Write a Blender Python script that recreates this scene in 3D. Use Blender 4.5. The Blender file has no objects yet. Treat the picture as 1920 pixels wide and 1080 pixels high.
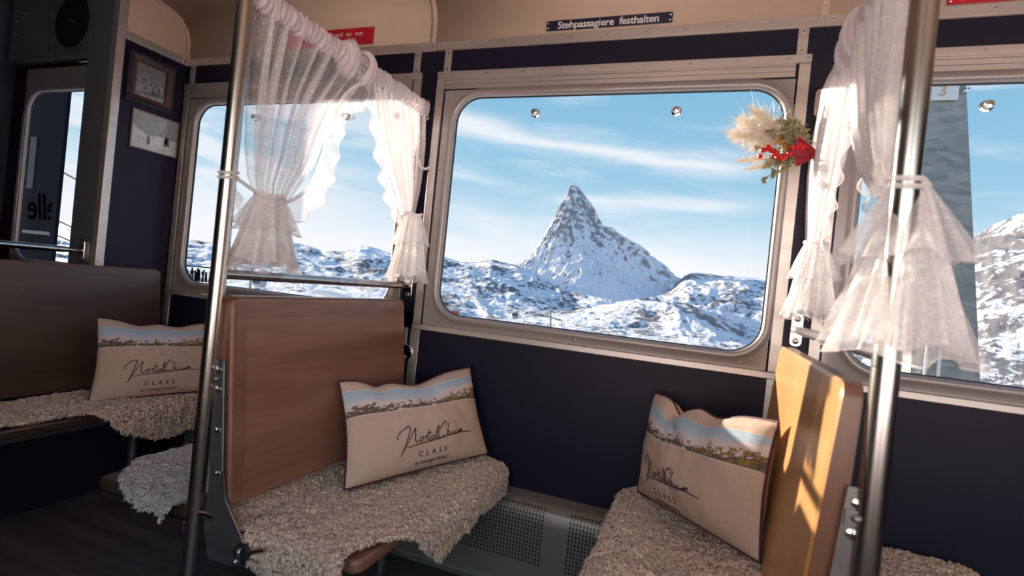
import bpy, bmesh, math, random
import numpy as np
from mathutils import Vector, Matrix

S = bpy.context.scene
COL = S.collection
PI = math.pi
H = 1.14            # eye height above the carriage floor; geometry below is written with z = 0 at eye level
random.seed(4)
RNG = np.random.default_rng(7)

# ------------------------------------------------------------------ camera, sky, sun, exposure
def look_matrix(yaw, pitch, roll):
    f = Vector((math.sin(yaw)*math.cos(pitch), math.cos(yaw)*math.cos(pitch), math.sin(pitch)))
    r0 = Vector((math.cos(yaw), -math.sin(yaw), 0)); u0 = r0.cross(f)
    r = math.cos(roll)*r0 + math.sin(roll)*u0
    u = -math.sin(roll)*r0 + math.cos(roll)*u0
    return Matrix(((r.x, u.x, -f.x), (r.y, u.y, -f.y), (r.z, u.z, -f.z))).to_4x4()
cd = bpy.data.cameras.new('camera'); cam = bpy.data.objects.new('camera', cd); COL.objects.link(cam)
cd.sensor_width = 36; cd.lens = 1008/1920*36; cd.clip_start = .05; cd.clip_end = 60000
cd.dof.use_dof = True; cd.dof.focus_distance = 4.5; cd.dof.aperture_fstop = 3.6
cam.matrix_world = Matrix.Translation((0, 0, H)) @ look_matrix(math.radians(-20.34), math.radians(-.31), math.radians(5.84))
S.camera = cam

SUN_DIR = Vector((1.92, -1.0, -.36)).normalized()
sd = bpy.data.lights.new('sun', 'SUN'); sd.energy = 86; sd.angle = math.radians(.55); sd.color = (1, .86, .68)
sun = bpy.data.objects.new('sun', sd); COL.objects.link(sun)
sun.rotation_euler = SUN_DIR.to_track_quat('-Z', 'Y').to_euler(); sun.location = (-9, 8, 6)

SKY_STRENGTH = 7.6
W = bpy.data.worlds.new('sky'); S.world = W; W.use_nodes = True
def build_sky():
    nt = W.node_tree; nt.nodes.clear(); L = nt.links.new
    def n(t, **k):
        o = nt.nodes.new(t)
        for a, b in k.items(): setattr(o, a, b)
        return o
    def math_(op, a, b=None, c=None, clamp=False):
        m = n('ShaderNodeMath', operation=op, use_clamp=clamp)
        for i, v in enumerate((a, b, c)):
            if v is None: continue
            if isinstance(v, (int, float)): m.inputs[i].default_value = v
            else: L(v, m.inputs[i])
        return m.outputs[0]
    tc = n('ShaderNodeTexCoord'); nm = n('ShaderNodeVectorMath', operation='NORMALIZE'); L(tc.outputs['Generated'], nm.inputs[0])
    sp = n('ShaderNodeSeparateXYZ'); L(nm.outputs[0], sp.inputs[0])
    x, y, z = sp.outputs
    el = math_('MULTIPLY', math_('ARCSINE', z), 180/PI)
    az = math_('MULTIPLY', math_('ARCTAN2', x, y), 180/PI)
    cr = n('ShaderNodeValToRGB'); L(math_('DIVIDE', el, 60, clamp=True), cr.inputs[0])
    r = cr.color_ramp; r.elements[0].color = (.84, .91, .97, 1); r.elements[1].position = 1; r.elements[1].color = (.045, .20, .50, 1)
    for p, c in ((.09, (.58, .76, .87, 1)), (.20, (.33, .59, .77, 1)), (.36, (.23, .49, .70, 1)), (.6, (.10, .33, .65, 1))):
        e = r.elements.new(p); e.color = c
    # cirrus streaks: noise stretched along azimuth, drifting slightly down to the north
    cb = n('ShaderNodeCombineXYZ'); L(math_('MULTIPLY', az, .028), cb.inputs[0])
    L(math_('ADD', math_('MULTIPLY', el, .17), math_('MULTIPLY', az, .012)), cb.inputs[1])
    ns = n('ShaderNodeTexNoise'); ns.inputs['Scale'].default_value = 1.6; ns.inputs['Detail'].default_value = 7; ns.inputs['Roughness'].default_value = .58; ns.inputs['Distortion'].default_value = .5
    L(cb.outputs[0], ns.inputs['Vector']); nv = ns.outputs[0]
    def smooth(v, a, b):
        m = n('ShaderNodeMapRange', interpolation_type='SMOOTHSTEP'); L(v, m.inputs[0]); m.inputs[1].default_value = a; m.inputs[2].default_value = b
        return m.outputs[0]
    general = math_('MULTIPLY', smooth(nv, .50, .72), .55)
    low = math_('MULTIPLY', smooth(math_('ADD', el, math_('MULTIPLY', math_('SUBTRACT', nv, .5), 10)), 9.0, 2.5), .95)
    left = math_('MULTIPLY', smooth(az, -22, -46), math_('MULTIPLY', smooth(nv, .38, .60), .75))
    def band(a0, e0, slope, width, a1, a2, s):
        d = math_('SUBTRACT', math_('ADD', el, math_('MULTIPLY', math_('SUBTRACT', nv, .5), 4.0)), math_('ADD', e0, math_('MULTIPLY', math_('SUBTRACT', az, a0), slope)))
        g = math_('EXPONENT', math_('MULTIPLY', math_('MULTIPLY', d, d), -1/(width*width)))
        w = math_('MULTIPLY', smooth(az, a1-7, a1), smooth(az, a2+5, a2-3))
        return math_('MULTIPLY', math_('MULTIPLY', g, w), s)
    c = math_('MAXIMUM', general, low); c = math_('MAXIMUM', c, left)
    for b in ((-16, 15.0, -.085, 1.0, -30, 1, .85), (-7, 9.7, .04, .8, -13, 1.5, .7), (-26, 11.0, -.1, .6, -32, -24, .5)): c = math_('MAXIMUM', c, band(*b))
    c = math_('MINIMUM', c, 1.0)
    mx = n('ShaderNodeMix', data_type='RGBA'); L(c, mx.inputs[0]); L(cr.outputs[0], mx.inputs[6]); mx.inputs[7].default_value = (.93, .93, .95, 1)
    bg = n('ShaderNodeBackground'); L(mx.outputs[2], bg.inputs[0]); bg.inputs[1].default_value = SKY_STRENGTH
    out = n('ShaderNodeOutputWorld'); L(bg.outputs[0], out.inputs[0])
build_sky()
S.view_settings.view_transform = 'Standard'; S.view_settings.look = 'None'
S.view_settings.exposure = 0; S.view_settings.gamma = 1; S.view_settings.use_curve_mapping = False
try:
    S.cycles.transparent_max_bounces = 32
except Exception: pass

# ------------------------------------------------------------------ helpers
class MB:
    """collects vertices, faces, uvs; build() links one mesh object"""
    def __init__(s): s.v = []; s.f = []; s.uv = None
    def add(s, vs, fs):
        o = len(s.v); s.v += [tuple(p) for p in vs]; s.f += [tuple(i+o for i in f) for f in fs]; return s
    def box(s, x0, x1, y0, y1, z0, z1):
        return s.add([(x0,y0,z0),(x1,y0,z0),(x1,y1,z0),(x0,y1,z0),(x0,y0,z1),(x1,y0,z1),(x1,y1,z1),(x0,y1,z1)],
                     [(0,3,2,1),(4,5,6,7),(0,1,5,4),(1,2,6,5),(2,3,7,6),(3,0,4,7)])
    def tube(s, pts, r, n=16, caps=True):
        pts = [Vector(p) for p in pts]; m = len(pts); rs = r if isinstance(r, (list, tuple)) else [r]*m
        t = (pts[1]-pts[0]).normalized(); a = t.orthogonal().normalized(); vs = []; fs = []
        for i, p in enumerate(pts):
            t = (pts[min(i+1, m-1)] - pts[max(i-1, 0)]).normalized()
            a = (a - t*a.dot(t)).normalized(); b = t.cross(a)
            for k in range(n): an = 2*PI*k/n; vs.append(p + (a*math.cos(an)+b*math.sin(an))*rs[i])
        for i in range(m-1):
            for k in range(n): fs.append((i*n+k, i*n+(k+1)%n, (i+1)*n+(k+1)%n, (i+1)*n+k))
        if caps: fs.append(tuple(range(n-1, -1, -1))); fs.append(tuple((m-1)*n+k for k in range(n)))
        return s.add(vs, fs)
    def disc(s, c, axis, r, h, n=16, dome=0):
        c = Vector(c); ax = Vector(axis).normalized()
        if dome: return s.tube([c, c+ax*h*.5, c+ax*h*.85, c+ax*h], [r, r*.95, r*.6, r*.15], n)
        return s.tube([c, c+ax*h], r, n)
    def prism(s, poly, d):
        d = Vector(d); n = len(poly); a = [Vector(p) for p in poly]
        return s.add(a+[p+d for p in a], [tuple(range(n-1,-1,-1)), tuple(range(n, 2*n))]+[(i, (i+1)%n, n+(i+1)%n, n+i) for i in range(n)])
    def grid(s, P, wrap=False):
        a, b = len(P), len(P[0]); vs = [p for row in P for p in row]; fs = []
        for i in range(a-1):
            for j in range(b if wrap else b-1): fs.append((i*b+j, i*b+(j+1)%b, (i+1)*b+(j+1)%b, (i+1)*b+j))
        return s.add(vs, fs)
    def build(s, name, mat, parent=None, label=None, kind=None, smooth=True, bevel=0, seg=2, solid=0, uv=None, recalc=True, sharp=35):
        o0 = parent_loc(parent)
        me = bpy.data.meshes.new(name)
        me.from_pydata([(p[0]-o0[0], p[1]-o0[1], p[2]-o0[2]) for p in s.v], [], s.f)
        if recalc:
            bm = bmesh.new(); bm.from_mesh(me); bmesh.ops.recalc_face_normals(bm, faces=bm.faces); bm.to_mesh(me); bm.free()
        if uv is not None:
            ul = me.uv_layers.new(name='UVMap')
            idx = np.empty(len(me.loops), dtype=np.int32); me.loops.foreach_get('vertex_index', idx)
            ul.data.foreach_set('uv', np.asarray(uv, dtype=np.float32)[idx].ravel())
        o = bpy.data.objects.new(name, me); COL.objects.link(o)
        for m in (mat if isinstance(mat, (list, tuple)) else [mat]): me.materials.append(m)
        if smooth:
            me.shade_smooth()
            if sharp: me.set_sharp_from_angle(angle=math.radians(sharp))
        if parent: o.parent = parent
        if label: o['label'] = label
        if kind: o['kind'] = kind
        if solid: md = o.modifiers.new('solid', 'SOLIDIFY'); md.thickness = solid; md.offset = 0
        if bevel: md = o.modifiers.new('bevel', 'BEVEL'); md.width = bevel; md.segments = seg; md.limit_method = 'ANGLE'; md.angle_limit = math.radians(40)
        return o
def parent_loc(p):
    v = Vector((0, 0, 0))
    while p is not None: v += p.location; p = p.parent
    return v
def thing(name, label, cat, loc, group=None, kind=None):
    o = bpy.data.objects.new(name, None); COL.objects.link(o); o.location = loc; o.empty_display_size = .05
    if kind: o['kind'] = kind
    if label: o['label'] = label
    if cat: o['category'] = cat
    if group: o['group'] = group
    return o
def tag(o, label, cat, group=None):
    o['label'] = label; o['category'] = cat
    if group: o['group'] = group
    return o
def struct(o, label=None):
    o['kind'] = 'structure'
    if label: o['label'] = label
    return o
def raw_mesh(name, V, F3, mat, parent=None, kind=None, label=None, smooth=True):
    """fast numpy mesh: V (n,3), F3 (m,k) all same size"""
    o0 = parent_loc(parent); V = np.asarray(V, dtype=np.float32) - np.array(o0, dtype=np.float32)
    k = F3.shape[1]; me = bpy.data.meshes.new(name)
    me.vertices.add(len(V)); me.vertices.foreach_set('co', V.ravel())
    me.loops.add(F3.size); me.loops.foreach_set('vertex_index', F3.astype(np.int32).ravel())
    me.polygons.add(len(F3)); me.polygons.foreach_set('loop_start', np.arange(0, F3.size, k, dtype=np.int32))
    me.update(calc_edges=True); me.validate()
    if smooth: me.shade_smooth()
    me.materials.append(mat)
    o = bpy.data.objects.new(name, me); COL.objects.link(o)
    if parent: o.parent = parent
    if kind: o['kind'] = kind
    if label: o['label'] = label
    return o
def hash2(i, j, s=0):
    h = (i.astype(np.int64)*374761393 + j.astype(np.int64)*668265263 + s*974634777) & 0xffffffff
    h = ((h ^ (h >> 13))*1274126177) & 0xffffffff
    return ((h ^ (h >> 16)) & 0xffff)/65535.0
def vnoise(x, y, s=0):
    i = np.floor(x); j = np.floor(y); fx = x-i; fy = y-j; fx = fx*fx*(3-2*fx); fy = fy*fy*(3-2*fy)
    a = hash2(i, j, s); b = hash2(i+1, j, s); c = hash2(i, j+1, s); d = hash2(i+1, j+1, s)
    return (a*(1-fx)+b*fx)*(1-fy)+(c*(1-fx)+d*fx)*fy
def fbm(x, y, o=5, s=0, g=.5, ridged=False):
    t = 0; a = 1; n = 0
    for k in range(o):
        v = vnoise(x*2**k+17*k, y*2**k-9*k, s+k)
        if ridged: v = 1-abs(2*v-1)
        t = t+v*a; n += a; a *= g
    return t/n
def n1(x, s=0): return float(vnoise(np.array([x*1.0]), np.array([s*3.7]), s)[0])

# ------------------------------------------------------------------ materials
def mat(name, color, rough=.5, metal=0, bump=None, var=None, spec=.5, **k):
    """bump = (scale, strength, distance, stretch); var = (scale, amount, stretch, color2)"""
    m = bpy.data.materials.new(name); m.use_nodes = True; nt = m.node_tree; b = nt.nodes['Principled BSDF']
    b.inputs['Base Color'].default_value = (*color, 1); b.inputs['Roughness'].default_value = rough; b.inputs['Metallic'].default_value = metal
    b.inputs['Specular IOR Level'].default_value = spec
    for a, v in k.items():
        b.inputs[a.replace('_', ' ')].default_value = v
    def noise(scale, stretch, det=5):
        tc = nt.nodes.new('ShaderNodeTexCoord'); mp = nt.nodes.new('ShaderNodeMapping'); mp.inputs['Scale'].default_value = stretch
        ns = nt.nodes.new('ShaderNodeTexNoise'); ns.inputs['Scale'].default_value = scale; ns.inputs['Detail'].default_value = det
        nt.links.new(tc.outputs['Object'], mp.inputs[0]); nt.links.new(mp.outputs[0], ns.inputs['Vector']); return ns
    if bump:
        ns = noise(bump[0], bump[3] if len(bump) > 3 else (1, 1, 1)); bp = nt.nodes.new('ShaderNodeBump')
        bp.inputs['Strength'].default_value = bump[1]; bp.inputs['Distance'].default_value = bump[2]
        nt.links.new(ns.outputs[0], bp.inputs['Height']); nt.links.new(bp.outputs[0], b.inputs['Normal'])
    if var:
        ns = noise(var[0], var[2] if len(var) > 2 else (1, 1, 1)); mx = nt.nodes.new('ShaderNodeMix'); mx.data_type = 'RGBA'
        mr = nt.nodes.new('ShaderNodeMapRange'); mr.inputs[1].default_value = .3; mr.inputs[2].default_value = .7
        nt.links.new(ns.outputs[0], mr.inputs[0]); nt.links.new(mr.outputs[0], mx.inputs[0])
        c2 = var[3] if len(var) > 3 else tuple(c*(1-var[1]) for c in color)
        mx.inputs[6].default_value = (*color, 1); mx.inputs[7].default_value = (*c2, 1)
        nt.links.new(mx.outputs[2], b.inputs['Base Color'])
    return m
M = {}
M['navy'] = mat('navy_panel', (.0055, .005, .021), .5, spec=.28, bump=(220, .15, .001), var=(3, .15))
M['alu'] = mat('aluminium_strip', (.60, .55, .53), .40, .75, bump=(40, .2, .0006, (.02, 1, 1)), var=(30, .18, (.03, 1, 1)))
M['frame'] = mat('grey_painted_frame', (.36, .325, .32), .36, .3, bump=(90, .08, .0005), var=(8, .08))
M['bead'] = mat('polished_bead', (.45, .42, .42), .28, .6)
M['steel'] = mat('stainless_tube', (.56, .53, .51), .24, 1, bump=(60, .25, .0004, (1, 1, .03)), var=(35, .3, (1, 1, .04)))
M['chrome'] = mat('chrome', (.7, .68, .66), .14, 1)
M['darksteel'] = mat('dark_steel_plate', (.26, .24, .25), .38, .8, var=(20, .3))
M['rubber'] = mat('black_rubber', (.006, .007, .012), .5)
M['beige'] = mat('beige_vinyl', (.56, .42, .32), .62, bump=(260, .55, .0015), var=(4, .08))
M['greymetal'] = mat('grey_partition', (.13, .135, .155), .42, .25, bump=(120, .05, .0005), var=(3, .12))
M['darkgrey'] = mat('dark_grey_partition', (.045, .05, .075), .5, .1, var=(3, .2))
M['black'] = mat('black_grille', (.004, .004, .012), .6)
M['screw'] = mat('screw', (.30, .28, .27), .3, .9)
M['white'] = mat('white_paint', (.8, .8, .8), .5)
M['white_ink'] = mat('white_lettering', (.78, .76, .74), .5)
M['blue_sign'] = mat('dark_blue_enamel', (.012, .014, .045), .3)
M['red_sign'] = mat('red_enamel', (.50, .008, .025), .35)
M['piping'] = mat('maroon_piping', (.055, .006, .016), .7)
M['ink'] = mat('plum_ink', (.035, .008, .022), .7)
M['stitch'] = mat('white_stitch', (.7, .68, .66), .8)
M['board_edge'] = mat('dark_seat_support', (.05, .035, .03), .5)
M['floor'] = mat('dark_wood_vinyl', (.05, .037, .04), .5, bump=(30, .2, .001, (.12, 1, 1)), var=(9, .45, (.10, 2.2, 1), (.14, .105, .10)))
M['panelblue'] = mat('dark_kick_panel', (.008, .009, .022), .5)
M['cream'] = mat('cream_plastic', (.62, .5, .38), .4)
M['galv'] = mat('galvanised_steel', (.19, .21, .22), .5, .35)
M['darkout'] = mat('dark_outdoor_surface', (.006, .008, .013), .6, spec=.05, var=(6, .5, (1, 1, .3)))
M['redbuild'] = mat('red_timber', (.38, .08, .06), .8)
M['orange'] = mat('rusty_tower_steel', (.16, .11, .08), .7)

def wood(name, c1, c2, axis, rough=.33):
    m = bpy.data.materials.new(name); m.use_nodes = True; nt = m.node_tree; b = nt.nodes['Principled BSDF']; L = nt.links.new
    tc = nt.nodes.new('ShaderNodeTexCoord'); mp = nt.nodes.new('ShaderNodeMapping'); mp.inputs['Scale'].default_value = axis
    L(tc.outputs['Object'], mp.inputs[0])
    a = nt.nodes.new('ShaderNodeTexNoise'); a.inputs['Scale'].default_value = 9; a.inputs['Detail'].default_value = 9; a.inputs['Distortion'].default_value = .7; L(mp.outputs[0], a.inputs['Vector'])
    w = nt.nodes.new('ShaderNodeTexNoise'); w.inputs['Scale'].default_value = 60; w.inputs['Detail'].default_value = 3; L(mp.outputs[0], w.inputs['Vector'])
    ad = nt.nodes.new('ShaderNodeMath'); ad.operation = 'MULTIPLY_ADD'; L(w.outputs[0], ad.inputs[0]); ad.inputs[1].default_value = .45; L(a.outputs[0], ad.inputs[2])
    cr = nt.nodes.new('ShaderNodeValToRGB'); L(ad.outputs[0], cr.inputs[0]); cr.color_ramp.elements[0].position = .5; cr.color_ramp.elements[1].position = .95
    cr.color_ramp.elements[0].color = (*c1, 1); cr.color_ramp.elements[1].color = (*c2, 1)
    L(cr.outputs[0], b.inputs['Base Color']); b.inputs['Roughness'].default_value = rough
    bp = nt.nodes.new('ShaderNodeBump'); bp.inputs['Strength'].default_value = .12; bp.inputs['Distance'].default_value = .0006; L(w.outputs[0], bp.inputs['Height']); L(bp.outputs[0], b.inputs['Normal'])
    return m
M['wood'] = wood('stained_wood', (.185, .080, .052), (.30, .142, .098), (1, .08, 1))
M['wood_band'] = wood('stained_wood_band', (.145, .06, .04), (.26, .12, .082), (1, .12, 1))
M['wood_sunlit'] = wood('sunlit_bench_wood', (.42, .205, .072), (.52, .265, .10), (1, 1, .06))  # lit copy of the brown bench wood, sunlight put into its colour
M['wood_dimmed'] = wood('dimmed_bench_wood', (.045, .023, .018), (.075, .042, .032), (1, .08, 1))  # bench wood darkened in colour to carry the dimness at the left
M['wood_rim'] = wood('board_rim_wood', (.11, .045, .028), (.17, .075, .045), (1, 1, .1))
M['walnut'] = wood('walnut_picture_frame', (.035, .018, .018), (.09, .045, .038), (1, 1, 1), .4)
M['ornate'] = mat('black_carved_frame', (.012, .011, .018), .45, bump=(120, .6, .002))

def glass_mat(name, tint):
    m = bpy.data.materials.new(name); m.use_nodes = True; nt = m.node_tree; nt.nodes.clear(); L = nt.links.new
    t = nt.nodes.new('ShaderNodeBsdfTransparent'); t.inputs[0].default_value = (*tint, 1)
    g = nt.nodes.new('ShaderNodeBsdfGlossy'); g.inputs['Roughness'].default_value = .01
    lw = nt.nodes.new('ShaderNodeLayerWeight'); lw.inputs[0].default_value = .5
    pw = nt.nodes.new('ShaderNodeMath'); pw.operation = 'POWER'; L(lw.outputs['Facing'], pw.inputs[0]); pw.inputs[1].default_value = 5
    fr = nt.nodes.new('ShaderNodeMath'); fr.operation = 'MULTIPLY_ADD'; L(pw.outputs[0], fr.inputs[0]); fr.inputs[1].default_value = .3; fr.inputs[2].default_value = .004
    mx = nt.nodes.new('ShaderNodeMixShader'); L(fr.outputs[0], mx.inputs[0]); L(t.outputs[0], mx.inputs[1]); L(g.outputs[0], mx.inputs[2])
    o = nt.nodes.new('ShaderNodeOutputMaterial'); L(mx.outputs[0], o.inputs[0]); return m
M['glass'] = glass_mat('clear_glass', (.97, .98, .98))
M['warm_fill'] = glass_mat('warm_fill_glass', (1.0, .875, .79))  # warm tint added to the unseen aisle panes to warm the fill light
M['tinted'] = glass_mat('view_dimming_glass', (.366, .369, .373))  # strong tint added to dim the bright view against the interior

def lace_mat(name, base_alpha, pat_alpha, col, scale=1.0):
    m = bpy.data.materials.new(name); m.use_nodes = True; nt = m.node_tree; nt.nodes.clear(); L = nt.links.new
    def n(t): return nt.nodes.new(t)
    def mth(op, a, b=None, clamp=False):
        x = n('ShaderNodeMath'); x.operation = op; x.use_clamp = clamp
        for i, v in enumerate((a, b)):
            if v is None: continue
            if isinstance(v, (int, float)): x.inputs[i].default_value = v
            else: L(v, x.inputs[i])
        return x.outputs[0]
    tc = n('ShaderNodeTexCoord')
    v1 = n('ShaderNodeTexVoronoi'); v1.feature = 'DISTANCE_TO_EDGE'; v1.inputs['Scale'].default_value = 340*scale; L(tc.outputs['Object'], v1.inputs['Vector'])
    net = mth('LESS_THAN', v1.outputs['Distance'], .10)
    # vine and flower outlines: thin level sets of a warped noise
    ns = n('ShaderNodeTexNoise'); ns.inputs['Scale'].default_value = 42*scale; ns.inputs['Detail'].default_value = 2; ns.inputs['Distortion'].default_value = 1.2; L(tc.outputs['Object'], ns.inputs['Vector'])
    vine = mth('LESS_THAN', mth('ABSOLUTE', mth('SUBTRACT', ns.outputs[0], .5)), .022)
    v2 = n('ShaderNodeTexVoronoi'); v2.inputs['Scale'].default_value = 36*scale; L(tc.outputs['Object'], v2.inputs['Vector'])
    leaf = mth('LESS_THAN', mth('ADD', v2.outputs['Distance'], mth('MULTIPLY', mth('SUBTRACT', ns.outputs[0], .5), .9)), .20)
    a = mth('MAXIMUM', mth('MULTIPLY', net, .22), mth('MULTIPLY', mth('MAXIMUM', vine, leaf), pat_alpha)); a = mth('MAXIMUM', a, base_alpha)
    tr = n('ShaderNodeBsdfTransparent'); df = n('ShaderNodeBsdfDiffuse'); df.inputs[0].default_value = (*col, 1)
    tl = n('ShaderNodeBsdfTranslucent'); tl.inputs[0].default_value = (*col, 1)
    m1 = n('ShaderNodeMixShader'); m1.inputs[0].default_value = .48; L(df.outputs[0], m1.inputs[1]); L(tl.outputs[0], m1.inputs[2])
    m2 = n('ShaderNodeMixShader'); L(a, m2.inputs[0]); L(tr.outputs[0], m2.inputs[1]); L(m1.outputs[0], m2.inputs[2])
    o = n('ShaderNodeOutputMaterial'); L(m2.outputs[0], o.inputs[0]); return m
M['lace'] = lace_mat('white_lace', .32, .46, (.95, .91, .93))
M['lace_dense'] = lace_mat('gathered_lace', .68, .88, (.98, .95, .96))
M['lace_sleeve'] = lace_mat('pink_tinged_gathers', .84, .95, (.95, .87, .90))
M['lace_hem'] = lace_mat('lace_hem', .85, .95, (.90, .86, .87))

def fleece_mat(name, c1, c2):
    m = bpy.data.materials.new(name); m.use_nodes = True; nt = m.node_tree; b = nt.nodes['Principled BSDF']; L = nt.links.new
    g = nt.nodes.new('ShaderNodeTexCoord'); ns = nt.nodes.new('ShaderNodeTexNoise'); ns.inputs['Scale'].default_value = 90; ns.inputs['Detail'].default_value = 2; L(g.outputs['Object'], ns.inputs['Vector'])
    cr = nt.nodes.new('ShaderNodeValToRGB'); L(ns.outputs[0], cr.inputs[0]); cr.color_ramp.elements[0].position = .32; cr.color_ramp.elements[1].position = .66
    cr.color_ramp.elements[0].color = (*c1, 1); cr.color_ramp.elements[1].color = (*c2, 1); L(cr.outputs[0], b.inputs['Base Color'])
    b.inputs['Roughness'].default_value = .75; b.inputs['Specular IOR Level'].default_value = .25
    b.inputs['Sheen Weight'].default_value = .3; b.inputs['Sheen Roughness'].default_value = .5
    return m
M['fleece'] = fleece_mat('curly_beige_fleece', (.64, .41, .32), (.96, .72, .58))
M['fleece_white'] = fleece_mat('pale_fleece', (.50, .42, .40), (.76, .66, .63))
M['pelt'] = mat('pelt', (.52, .35, .27), .9)

def pillow_mat():
    """canvas with a printed mountain panorama strip; the print is flat colour on the cloth (uv: u across, v up)"""
    m = bpy.data.materials.new('printed_canvas'); m.use_nodes = True; nt = m.node_tree; b = nt.nodes['Principled BSDF']; L = nt.links.new
    def n(t): return nt.nodes.new(t)
    def mth(op, a, b_=None, clamp=False):
        x = n('ShaderNodeMath'); x.operation = op; x.use_clamp = clamp
        for i, v in enumerate((a, b_)):
            if v is None: continue
            if isinstance(v, (int, float)): x.inputs[i].default_value = v
            else: L(v, x.inputs[i])
        return x.outputs[0]
    def mix(f, a, c):
        x = n('ShaderNodeMix'); x.data_type = 'RGBA'; L(f, x.inputs[0])
        for i, v in ((6, a), (7, c)):
            if isinstance(v, tuple): x.inputs[i].default_value = (*v, 1)
            else: L(v, x.inputs[i])
        return x.outputs[2]
    uv = n('ShaderNodeUVMap'); uv.uv_map = 'UVMap'; sp = n('ShaderNodeSeparateXYZ'); L(uv.outputs[0], sp.inputs[0]); u, v = sp.outputs[0], sp.outputs[1]
    t = n('ShaderNodeMath'); t.operation = 'DIVIDE'; L(mth('SUBTRACT', v, .62), t.inputs[0]); t.inputs[1].default_value = .26; t = t.outputs[0]
    cv = n('ShaderNodeFloatCurve'); L(u, cv.inputs['Value']); c = cv.mapping.curves[0]
    pts = [(0, .50), (.06, .56), (.12, .60), (.20, .55), (.28, .45), (.36, .42), (.42, .46), (.455, .50), (.47, .66), (.50, .50), (.56, .42), (.64, .55), (.72, .62), (.80, .60), (.9, .66), (1, .78)]
    c.points[0].location = pts[0]; c.points[1].location = pts[-1]
    for p in pts[1:-1]: c.points.new(*p)
    for p in c.points: p.handle_type = 'VECTOR'
    cv.mapping.update()
    cb = n('ShaderNodeCombineXYZ'); L(mth('MULTIPLY', u, 2.3), cb.inputs[0]); L(mth('MULTIPLY', v, 3.0), cb.inputs[1])
    ns = n('ShaderNodeTexNoise'); ns.inputs['Scale'].default_value = 7; ns.inputs['Detail'].default_value = 5; L(cb.outputs[0], ns.inputs['Vector'])
    ns2 = n('ShaderNodeTexNoise'); ns2.inputs['Scale'].default_value = 13; ns2.inputs['Detail'].default_value = 5; ns2.inputs['Distortion'].default_value = .8; L(cb.outputs[0], ns2.inputs['Vector'])
    ridge = mth('ADD', cv.outputs[0], mth('MULTIPLY', mth('SUBTRACT', ns.outputs[0], .5), .34))
    land = mth('LESS_THAN', t, ridge)
    below = mth('SUBTRACT', ridge, t)
    snow = mth('LESS_THAN', mth('ADD', mth('MULTIPLY', below, .75), ns2.outputs[0]), .71)
    rock = mix(ns2.outputs[0], (.06, .045, .04), (.20, .14, .11))
    olive = mth('MULTIPLY', mth('GREATER_THAN', u, .62), mth('GREATER_THAN', ns2.outputs[0], .53))
    rock = mix(olive, rock, (.26, .17, .05))
    strip = mix(land, mix(t, (.60, .58, .62), (.33, .44, .55)), mix(snow, rock, (.62, .52, .52)))
    # canvas
    tc = n('ShaderNodeTexCoord'); nc = n('ShaderNodeTexNoise'); nc.inputs['Scale'].default_value = 420; nc.inputs['Detail'].default_value = 2; L(tc.outputs['Object'], nc.inputs['Vector'])
    canvas = mix(nc.outputs[0], (.39, .265, .21), (.66, .49, .405))
    inside = mth('MULTIPLY', mth('GREATER_THAN', t, 0), mth('LESS_THAN', t, 1.0))
    L(mix(inside, canvas, strip), b.inputs['Base Color'])
    b.inputs['Roughness'].default_value = .85; b.inputs['Specular IOR Level'].default_value = .2
    bp = n('ShaderNodeBump'); bp.inputs['Strength'].default_value = .25; bp.inputs['Distance'].default_value = .0008; L(nc.outputs[0], bp.inputs['Height']); L(bp.outputs[0], b.inputs['Normal'])
    return m
M['pillow'] = pillow_mat()

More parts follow.
